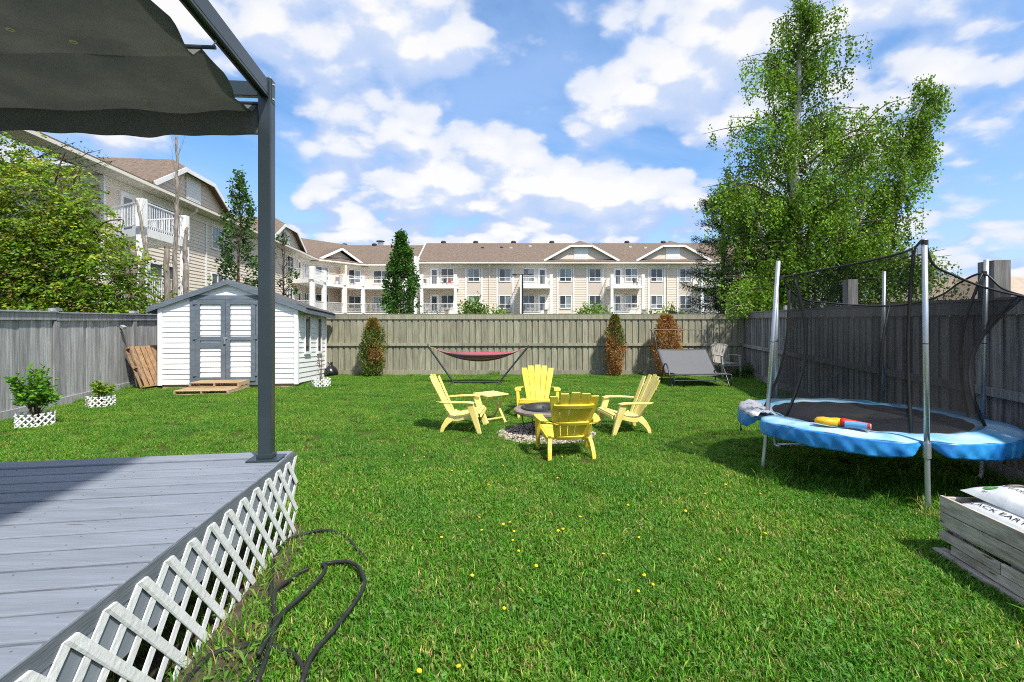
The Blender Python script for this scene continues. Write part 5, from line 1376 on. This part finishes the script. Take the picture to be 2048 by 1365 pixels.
cedar(-4.10, 14.75, 1.72, .32, 'olive narrow evergreen with scattered orange patches next to the shed', 0, lambda z, a: np.clip(.05 + .55 * np.exp(-((z - .92) / .10) ** 2) + .8 * np.exp(-((z - .38) / .14) ** 2) * (np.cos(a + 1.0) > .5), 0, .95), 6500, 0, 1)
cedar(3.05, 14.8, 1.84, .24, 'slim evergreen gone rusty brown below its green shoulders', 0, lambda z, a: np.clip(np.where((np.cos(a) > .2) & (z > .5), .15, np.where(z > .62, .45, .93)), 0, 1), 5500, 0, 4)
cedar(4.62, 14.7, 1.84, .38, 'broad evergreen fully dried to orange behind the lounger', 0, lambda z, a: np.full_like(z, .97), 7000, -.1, 8)

def columnar(x, y, h, rx, z0, label, base, nl, size, cat='tree', lump=.2, grp=None, dens=.6, top=.55, name='columnar_tree'):
    o = empty(name, (x, y, 0), label, cat, grp); m = MB(); tr_ = limb(m, (x, y, 0), (x, y, h * .96), .02 * h * .5, .02, 7, .02, 8)
    m.build('trunk', M['bark'], o); m = MB()
    z = rng.random(nl); a = rng.random(nl) * 6.283
    f = lambda q: np.where(q < .3, .72 + .28 * q / .3, (1 - ((q - .3) / .7) ** 1.7) ** 1.0 * .95 + .04)
    for i in range(46):
        q = random.uniform(.02, .93); aa = random.uniform(0, 6.3); w = rx * float(f(np.array([q]))[0]) * .85; limb(m, (x, y, z0 + (h - z0) * q * .95), (x + w * math.cos(aa), y + w * math.sin(aa), z0 + (h - z0) * min(1, q + .09)), .02, .005, 4)
    m.build('branches', M['bark'], o)
    # leaves gather on shoots
    ns = nl // 26; qs = rng.random(ns); as_ = rng.random(ns) * 6.283; rs = rx * f(qs) * (1 - .55 * rng.random(ns) ** 1.6) * (1 + lump * np.sin(3 * as_ + 11 * qs) + lump * .6 * np.sin(17 * qs + as_))
    cen = np.stack([x + rs * np.cos(as_), y + rs * np.sin(as_), z0 + (h - z0) * qs], 1); idx = rng.integers(0, ns, nl)
    P = cen[idx] + rng.normal(0, 1, (nl, 3)) * np.array([rx * .11, rx * .11, (h - z0) * .022])
    D = np.stack([np.cos(as_[idx]), np.sin(as_[idx]), rng.normal(.1, .5, nl)], 1)
    t = tints(nl, base, .28, .08); t *= (1 + .35 * rng.normal(0, 1, ns)[idx][:, None]).clip(.5, 1.6)
    leaves('crown', P, D, rng.uniform(.7, 1.25, nl) * size, t.clip(.003, .8), M['leaf'], o, .75, .6)
columnar(-8.65, 39.0, 8.35, 1.25, 1.2, 'tall narrow deep green tree in front of the far wing', (.050, .135, .018), 9000, .19)
columnar(-11.35, 20.8, 7.75, .78, 1.0, 'tall slender poplar standing behind the shed roof', (.060, .125, .030), 4600, .12, lump=.35)
columnar(-10.1, 22.1, 5.6, .55, 2.0, 'thin open young poplar beside the slender poplar', (.060, .12, .032), 420, .115, lump=.5)

def bush(x, y, w, h, label, base, nl, size, name='bush', grp='bushes beyond the far fence', z0=0.0, alt=None, p=0.0, trunk=True):
    o = empty(name, (x, y, 0), label, 'bush', grp); m = MB()
    for i in range(14): a = random.uniform(0, 6.3); limb(m, (x, y, 0), (x + w * .7 * math.cos(a), y + w * .7 * math.sin(a), h * random.uniform(.5, .95)), .03, .008, 5)
    m.build('stem', M['bark'], o)
    d = nrm(rng.normal(0, 1, (nl, 3))); d[:, 2] = np.abs(d[:, 2]); ph = np.arctan2(d[:, 1], d[:, 0])
    lump = 1 + .16 * np.sin(5 * ph + 4 * d[:, 2] + x) + .12 * np.sin(11 * ph - 7 * d[:, 2]) + .08 * np.sin(19 * d[:, 2] + 13 * ph)
    r = (1 - .5 * rng.random(nl) ** 2) * lump
    P = np.stack([x + w * r * d[:, 0], y + w * r * d[:, 1], z0 + (h - z0) * r * d[:, 2] / 1.18], 1)
    t = tints(nl, base, .3, .08, alt, p); leaves('foliage', P, d + np.array([0, 0, -.2]), rng.uniform(.7, 1.3, nl) * size, t, M['leaf'], o, .6, .6)
bush((948 - 1024) / F * 42.9, 42.9, 1.45, 3.62, 'round leafy green bush standing highest above the far fence', (.11, .21, .022), 5200, .22)
bush((1000 - 1024) / F * 44.2, 44.2, 1.0, 2.9, 'low light green bush before the lamp post', (.15, .26, .026), 2600, .22)
bush((1187 - 1024) / F * 41.6, 41.6, 1.75, 3.0, 'wide bright green bush below the first dormer', (.15, .265, .026), 5600, .22)
bush((1300 - 1024) / F * 42.9, 42.9, .8, 2.55, 'small olive bush before the balcony of the second dormer', (.11, .18, .026), 1800, .2)
bush((1340 - 1024) / F * 40.3, 40.3, 1.25, 2.75, 'yellow-green bush rising over the dried evergreen', (.19, .30, .028), 3600, .21)
for i, (px, w_, h_) in enumerate(((858, 1.1, 2.5), (880, .9, 2.35), (820, 1.2, 2.45))): bush((px - 1024) / F * 44.2, 44.2, w_, h_, ('sparse bush at the foot of the party wall', 'low sparse bush between the party wall and the round bush', 'low bush at the foot of the tall narrow tree')[i], (.10, .14, .035), 900, .18, alt=(.30, .22, .10), p=.25)
bush(-11.9, 17.1, 1.0, 3.0, 'fresh lime bush among the dead trunks', (.15, .26, .022), 2400, .12, grp=None)
bush(-10.9, 18.2, .8, 2.6, 'dark leafy bush between the dead trunks and the shed roof', (.07, .15, .02), 1600, .11, grp=None)
bush(6.8, 14.5, .34, .42, 'weedy green clump at the foot of the dark fence corner', (.06, .16, .02), 700, .06, grp=None)
bush(10.6, 11.6, .9, 2.55, 'yellow-green bush with a few red leaves behind the tall fence post', (.17, .27, .02), 1400, .10, alt=(.4, .06, .03), p=.05, grp=None)

def big_shrub():
    """broad arching shrub of drooping leafy sprays over the grey fence"""
    o = empty('arching_shrub', (-13.6, 14.3, 0), 'huge arching leafy shrub with bronze tips and pale blossom over the grey fence', 'shrub')
    blobs = [((-14.6, 14.5, 3.7), (2.5, 1.7, 3.4), 1.1), ((-12.4, 14.2, 2.5), (1.8, 1.4, 2.6), .85), ((-16.4, 14.3, 3.4), (2.0, 1.6, 3.3), .6), ((-13.3, 13.9, 3.6), (1.5, 1.2, 1.9), .5), ((-11.5, 14.2, 1.6), (1.0, 1.0, 1.4), .35), ((-13.6, 13.3, 1.2), (2.6, .8, 1.9), .5)]
    m = MB()
    for i in range(70):
        b = random.choice(blobs); a = random.uniform(0, 6.3); e = Vector((b[0][0] + b[1][0] * .95 * math.cos(a), b[0][1] - abs(b[1][1] * .9 * math.sin(a)), b[0][2] + b[1][2] * random.uniform(-.5, .8)))
        s = Vector((-13.6 + random.uniform(-1.2, 1), 14.3, 0)); mid = s.lerp(e, .6) + Vector((0, 0, 1.2)); m.tube(catmull([s, mid, e, e + Vector((random.uniform(-.1, .2), .05, -.35))], 5), [.034 * (1 - k / 17) + .002 for k in range(16)], 5)
    m.build('branches', M['bark'], o)
    P = []; D = []; T = []; S = []
    for c, r, wgt in blobs:
        nsp = int(1500 * wgt)
        d = nrm(rng.normal(0, 1, (nsp, 3))); d[:, 1] = -np.abs(d[:, 1]) * np.where(rng.random(nsp) < .8, 1, -1)
        ph = np.arctan2(d[:, 2], d[:, 0]); lump = 1 + .10 * np.sin(6 * ph + c[0]) + .08 * np.sin(13 * ph + 5 * d[:, 1])
        rr = (1 - .38 * rng.random(nsp) ** 1.8) * lump
        cen = np.array(c) + d * np.array(r) * rr[:, None]
        cen = cen[cen[:, 2] > .2]; d = d[:len(cen)]
        for q in range(len(cen)):
            k = 20; out = np.array([d[q, 0], d[q, 1], 0]); out /= np.linalg.norm(out) + 1e-6; L_ = rng.uniform(.35, .6)
            t = rng.random(k); side = np.array([-out[1], out[0], 0])
            p = cen[q] + out * (t[:, None] * L_) + side * rng.normal(0, .10, (k, 1)) + np.array([0, 0, 1.0]) * (-.30 * t ** 2 * L_ * 1.6 + rng.normal(0, .022, k))[:, None]
            P.append(p); D.append(out[None, :] * .8 + side[None, :] * rng.normal(0, .7, (k, 1)) + np.array([0, 0, -.35])); S.append(rng.uniform(.07, .125, k))
            b = np.array((.115, .225, .020)) * max(.4, 1 + .38 * rng.normal()) if rng.random() < .78 else np.array((.24, .32, .03))
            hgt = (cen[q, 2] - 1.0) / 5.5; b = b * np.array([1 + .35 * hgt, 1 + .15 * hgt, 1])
            tt = b[None, :] * (1 + .2 * rng.normal(0, 1, (k, 1))); br = (t > .75) & (rng.random(k) < .30); tt[br] = np.array((.17, .105, .04)); T.append(tt)
    P = np.concatenate(P); D = np.concatenate(D); S = np.concatenate(S); T = np.concatenate(T).clip(.004, .6)
    leaves('crown', P, D, S, T, M['leaf'], o, .55, .22)
    # blossom in small flat heads
    n = 5200; pick = rng.integers(0, len(P), n // 10); cen = P[pick] + np.array([0, -.06, .05]); keep = cen[:, 0] < -11.8; cen = cen[keep]; PP = np.repeat(cen, 10, 0) + rng.normal(0, .035, (len(cen) * 10, 3)) * np.array([1, 1, .4])
    leaves('blossom', PP, rng.normal(0, 1, PP.shape), rng.uniform(.016, .03, len(PP)), tints(len(PP), (.72, .62, .58), .1, .03), M['leaf'], o, .9, .6)
big_shrub()

def ash_spray():
    """thin branch with fine leaflets reaching out above the big shrub"""
    o = empty('ash_tree', (-17.5, 16.4, 0), 'thin feathery branches reaching out over the arching shrub', 'tree'); m = MB(); P = []; D = []
    limb(m, (-17.5, 16.4, 0), (-17.0, 16.4, 6.6), .12, .05, 7)
    for e in (at(232, 322, 15.6), at(205, 300, 15.8), at(150, 285, 16.0), at(110, 300, 15.8), at(178, 318, 15.6)):
        pts = limb(m, (-17.0, 16.4, 6.4), e, .03, .006, 5, .05, 9)
        for k in range(4, len(pts) - 1):
            for t in (0, .25, .5, .75):
                b = pts[k].lerp(pts[k + 1], t); d = Vector((random.uniform(-.3, 1), random.uniform(-.6, .6), random.uniform(-.6, .6))).normalized() * .32
                for s in range(7):
                    q = b + d * (s / 7); P.append(tuple(q)); D.append((random.uniform(-1, 1), random.uniform(-1, 1), -.4))
    m.build('branches', M['bark'], o); n = len(P); leaves('crown', np.array(P), np.array(D), rng.uniform(.06, .10, n), tints(n, (.05, .10, .022), .2), M['leaf'], o, .38, .3)
ash_spray()

def dead_trunk(name, pts, r, label, twigs=0, tw=(0, 1), n=9):
    pts = [Vector(p) for p in pts]; o = empty(name, (pts[0].x, pts[0].y, 0), label, 'tree', 'dead trunks behind the shed'); m = MB(); c = catmull(pts, 5)
    c = [p + Vector((random.gauss(0, .012), random.gauss(0, .012), 0)) for p in c]
    m.tube(c, [max(r[0] + (r[1] - r[0]) * i / (len(c) - 1), .004) * random.uniform(.85, 1.15) for i in range(len(c))], n); m.build('trunk', M['dead_bark'], o)
    if twigs:
        m = MB()
        for i in range(twigs):
            t = random.uniform(*tw); p = c[min(len(c) - 1, int(t * (len(c) - 1)))]; a = random.uniform(0, 6.3); L_ = random.uniform(.3, .9)
            limb(m, p, p + Vector((math.cos(a) * L_ * .35, math.sin(a) * L_ * .3, L_)), .010, .003, 4)
        m.build('twigs', M['dead_bark'], o)
def T_(px, py, y): return at(px, py, y)
Yd = 16.9
dead_trunk('dead_trunk', [(*T_(268, 640, Yd).xy, 0), T_(268, 560, Yd), T_(266, 500, Yd)], (.12, .09), 'thick grey dead stump nearest the arching shrub', 6, (.5, 1))
dead_trunk('dead_trunk', [(*T_(286, 640, Yd).xy, 0), T_(284, 560, Yd), T_(290, 500, Yd), T_(282, 440, Yd), T_(272, 400, Yd)], (.10, .03), 'slim forked dead trunk before the near balcony post', 12, (.3, .95))
dead_trunk('dead_trunk', [(*T_(254, 640, Yd).xy, 0), T_(256, 560, Yd), T_(252, 500, Yd), T_(243, 488, Yd)], (.08, .02), 'thin bent dead stem beside the thick stump', 8, (.3, 1))
dead_trunk('dead_trunk', [(*T_(334, 640, Yd).xy, 0), T_(334, 550, Yd), T_(333, 492, Yd)], (.10, .08), 'short broken-off dead trunk near the shed ridge', 3, (.2, .9))
dead_trunk('dead_trunk', [(*T_(352, 640, Yd).xy, 0), T_(350, 540, Yd), T_(353, 440, Yd), T_(355, 350, Yd), T_(354, 275, Yd)], (.10, .03), 'tallest dead trunk reaching up to the canopy edge with bare twigs', 46, (.3, .98))
dead_trunk('dead_trunk', [(*T_(372, 640, Yd + .6).xy, 0), T_(372, 560, Yd + .6), T_(370, 500, Yd + .6), T_(374, 455, Yd + .6)], (.11, .05), 'pale peeling dead trunk in front of the siding', 10, (.3, .95))

def weeping(o, stems, branch_fn, nb, strands, base, size, per, zmin=1.2):
    """birch-like: limbs rise and arch over, fine hanging twigs carry the leaves"""
    m = MB(); tw = MB(); P = []; D = []; T = []
    for pts, r in stems:
        c = catmull(pts, 6); m.tube(c, [r[0] + (r[1] - r[0]) * i / (len(c) - 1) for i in range(len(c))], 8)
    m.build('trunk', M['birch_bark'], o); m = MB()
    for i in range(nb):
        p0, e, L_ = branch_fn(i); mid = p0.lerp(e, .5) + Vector((0, 0, .16 * L_)); c = catmull([p0, mid, e], 6)
        m.tube(c, [max(.005, .010 + .009 * L_ - (.009 * L_ + .005) * k / (len(c) - 1)) for k in range(len(c))], 5)
        bt = max(.55, 1 + .22 * random.gauss(0, 1))
        for s in range(strands):
            t = random.uniform(.32, 1.0); q = c[min(len(c) - 1, int(t * (len(c) - 1)))] + Vector((random.gauss(0, .11), random.gauss(0, .11), random.gauss(0, .10)))
            dl = random.uniform(.25, 1.1) * (1.0 if random.random() < .75 else 1.6); dl = min(dl, max(.15, q.z - zmin)); sx, sy = random.gauss(0, .12), random.gauss(0, .12)
            if s % 5 == 0: tw.tube([q, q + Vector((sx * .5, sy * .5, -dl * .5)), q + Vector((sx, sy, -dl))], .004, 3, False)
            n = max(4, int(per * dl / .6)); u = rng.random(n)
            p = np.array(q)[None, :] + np.stack([sx * u, sy * u, -dl * u], 1) + rng.normal(0, .055, (n, 3)); P.append(p)
            D.append(np.stack([rng.normal(0, .5, n), rng.normal(0, .5, n), np.full(n, -.8)], 1)); T.append(np.array(base)[None, :] * bt * (1 + .16 * random.gauss(0, 1)) * (1 + rng.normal(0, .28, (n, 1))).clip(.4, 2) * (1 + rng.normal(0, .07, (n, 3))))
    m.build('branches', M['bark'], o); tw.build('twigs', M['bark'], o)
    P = np.concatenate(P); D = np.concatenate(D); T = np.concatenate(T).clip(.004, .7); leaves('crown', P, D, rng.uniform(.75, 1.25, len(P)) * size, T, M['leaf'], o, .75, .45)
    return len(P)
def birch():
    bx, by = 9.75, 16.5; o = empty('birch_tree', (bx, by, 0), 'tall weeping birch with pale trunks rising over the dark fence', 'tree')
    s1 = [(bx, by, 0), (bx - .15, by, 3.0), (bx - .5, by - .1, 6.4), (bx - .3, by, 9.0), (bx - .25, by, 11.0), (bx + .05, by, 12.6)]
    s2 = [(bx + .3, by + .1, 0), (bx + .8, by, 2.5), (bx + 1.6, by - .1, 4.6), (bx + 1.9, by, 6.4), (bx + 1.5, by, 8.4)]
    s3 = [(bx + .5, by - .1, 0), (bx + 1.5, by - .2, 2.6), (bx + 2.7, by - .2, 5.0), (bx + 3.2, by - .2, 7.0), (bx + 3.6, by - .1, 8.6), (bx + 4.3, by, 9.5)]
    s4 = [(bx - .2, by - .1, 0), (bx - .9, by - .3, 2.4), (bx - 1.7, by - .5, 4.2), (bx - 2.2, by - .5, 6.0)]
    C1, C2, C3, C4 = (catmull(s, 6) for s in (s1, s2, s3, s4))
    def half(z): return 3.3 if z < 4 else (3.3 - (z - 4) * .22 if z < 9.5 else max(.4, 2.05 - (z - 9.5) * .55))
    def bf(i):
        if i < 160: z = 1.8 + 10.6 * random.betavariate(1.05, 1.45); c = C1; f_ = half(z) * 1.08
        elif i < 198: z = random.uniform(2.4, 8.2); c = C2; f_ = 1.7
        elif i < 234: z = random.uniform(3.4, 9.5); c = C3; f_ = 1.15 if z < 7.5 else .75
        elif i < 274: z = random.uniform(1.8, 5.8); c = C4; f_ = 1.75
        elif i < 288:
            e = Vector((random.uniform(6.0, 7.4), random.uniform(14.2, 15.0), random.uniform(2.3, 3.0))); p = Vector((bx - .9, by - .3, 2.4)); return p, e, (e - p).length * .6
        else:
            e = at(random.uniform(1860, 1945), random.uniform(495, 545), 13.6); p = Vector((bx + 1.5, by - .2, 2.8)); return p, e, (e - p).length * .5
        p = min(c, key=lambda q: abs(q.z - z)); a = random.uniform(0, 6.283); L_ = f_ * random.uniform(.45, 1.05)
        return p, p + Vector((math.cos(a) * L_, math.sin(a) * L_ * .9, L_ * random.uniform(.15, .5))), L_
    n = weeping(o, [(s1, (.19, .03)), (s2, (.11, .02)), (s3, (.11, .016)), (s4, (.10, .02))], bf, 296, 17, (.145, .270, .024), .080, 19, 1.75)
    return n
print('birch leaves', birch())

def spruce():
    x, y = 7.75, 18.4; o = empty('spruce_tree', (x, y, 0), 'dark blue-green spruce with brown cones, half hidden by the birch', 'tree'); m = MB(); limb(m, (x, y, 0), (x, y, 6.6), .13, .02, 8, .01); m.build('trunk', M['bark'], o)
    m = MB(); P = []; D = []; T = []
    for i in range(95):
        z = random.uniform(1.2, 6.4); a = random.uniform(0, 6.3); L_ = (2.15 - .25 * z) * random.uniform(.7, 1.1); d = Vector((math.cos(a), math.sin(a), 0)); p = Vector((x, y, z)); e = p + d * L_ + Vector((0, 0, .10 * L_)); c = catmull([p, p.lerp(e, .5) + Vector((0, 0, -.10)), e], 6); m.tube(c, [.02 - .0012 * k for k in range(13)], 4)
        for q in c[2:]:
            n = 40; P.append(np.array(q)[None, :] + rng.normal(0, .085, (n, 3))); D.append(np.array(d)[None, :] * .7 + rng.normal(0, .5, (n, 3))); T.append(tints(n, (.026, .062, .026), .25))
        if random.random() < .7: n = 46; P.append(np.array(e)[None, :] + rng.normal(0, .06, (n, 3))); D.append(rng.normal(0, 1, (n, 3))); T.append(tints(n, (.16, .085, .04), .3))
    m.build('branches', M['bark'], o); P = np.concatenate(P); leaves('crown', P, np.concatenate(D), rng.uniform(.05, .11, len(P)), np.concatenate(T), M['needle'], o, .22, .4)
spruce()

# dandelions: each flower stands on its own
def dandelions():
    spots = [(163, 378), (308, 303), (325, 350), (407, 328), (436, 316), (447, 352), (448, 384), (465, 430), (643, 343), (625, 352), (532, 492), (279, 524), (407, 649), (238, 888), (62, 905), (858, 545), (972, 530), (988, 553), (1260, 458), (945, 375), (1122, 275), (898, 254), (989, 160), (1202, 203), (1285, 174), (1418, 207), (1432, 365), (202, 116), (345, 175), (622, 147), (270, 118), (403, 98), (1985, 126), (2025, 133), (640, 60), (935, 15), (1150, 10), (20, 55), (95, 60), (795, 443), (938, 580), (706, 303)]
    me = None; pet = mat('dandelion_yellow', (.82, .52, .015), (.75, .42, .01), 60, rough=.7)
    for i, (x, y) in enumerate(spots):
        p = G(800 + x * .508, 880 + y * .508, .06)
        if me is None:
            m = MB(); m.mi = 0; m.tube([(0, 0, 0), (.004, 0, .03), (0, 0, .058)], .0022, 5); m.mi = 1
            m.lathe([(.001, .050), (.008, .053), (.0140, .060), (.011, .065), (.001, .066)], 11)
            o = m.build('dandelion', [M['stem_green'], pet], None); me = o.data
        else: o = bpy.data.objects.new('dandelion', me); C.objects.link(o)
        o.location = (p.x, p.y, 0); o.rotation_euler = (random.uniform(-.25, .25), random.uniform(-.25, .25), random.uniform(0, 6)); o.scale = [random.uniform(.65, 1.0)] * 3
        tag(o, 'yellow dandelion flower standing in the lawn', 'flower', 'dandelions in the lawn')
M['stem_green'] = mat('flower_stem', (.12, .22, .04))
dandelions()
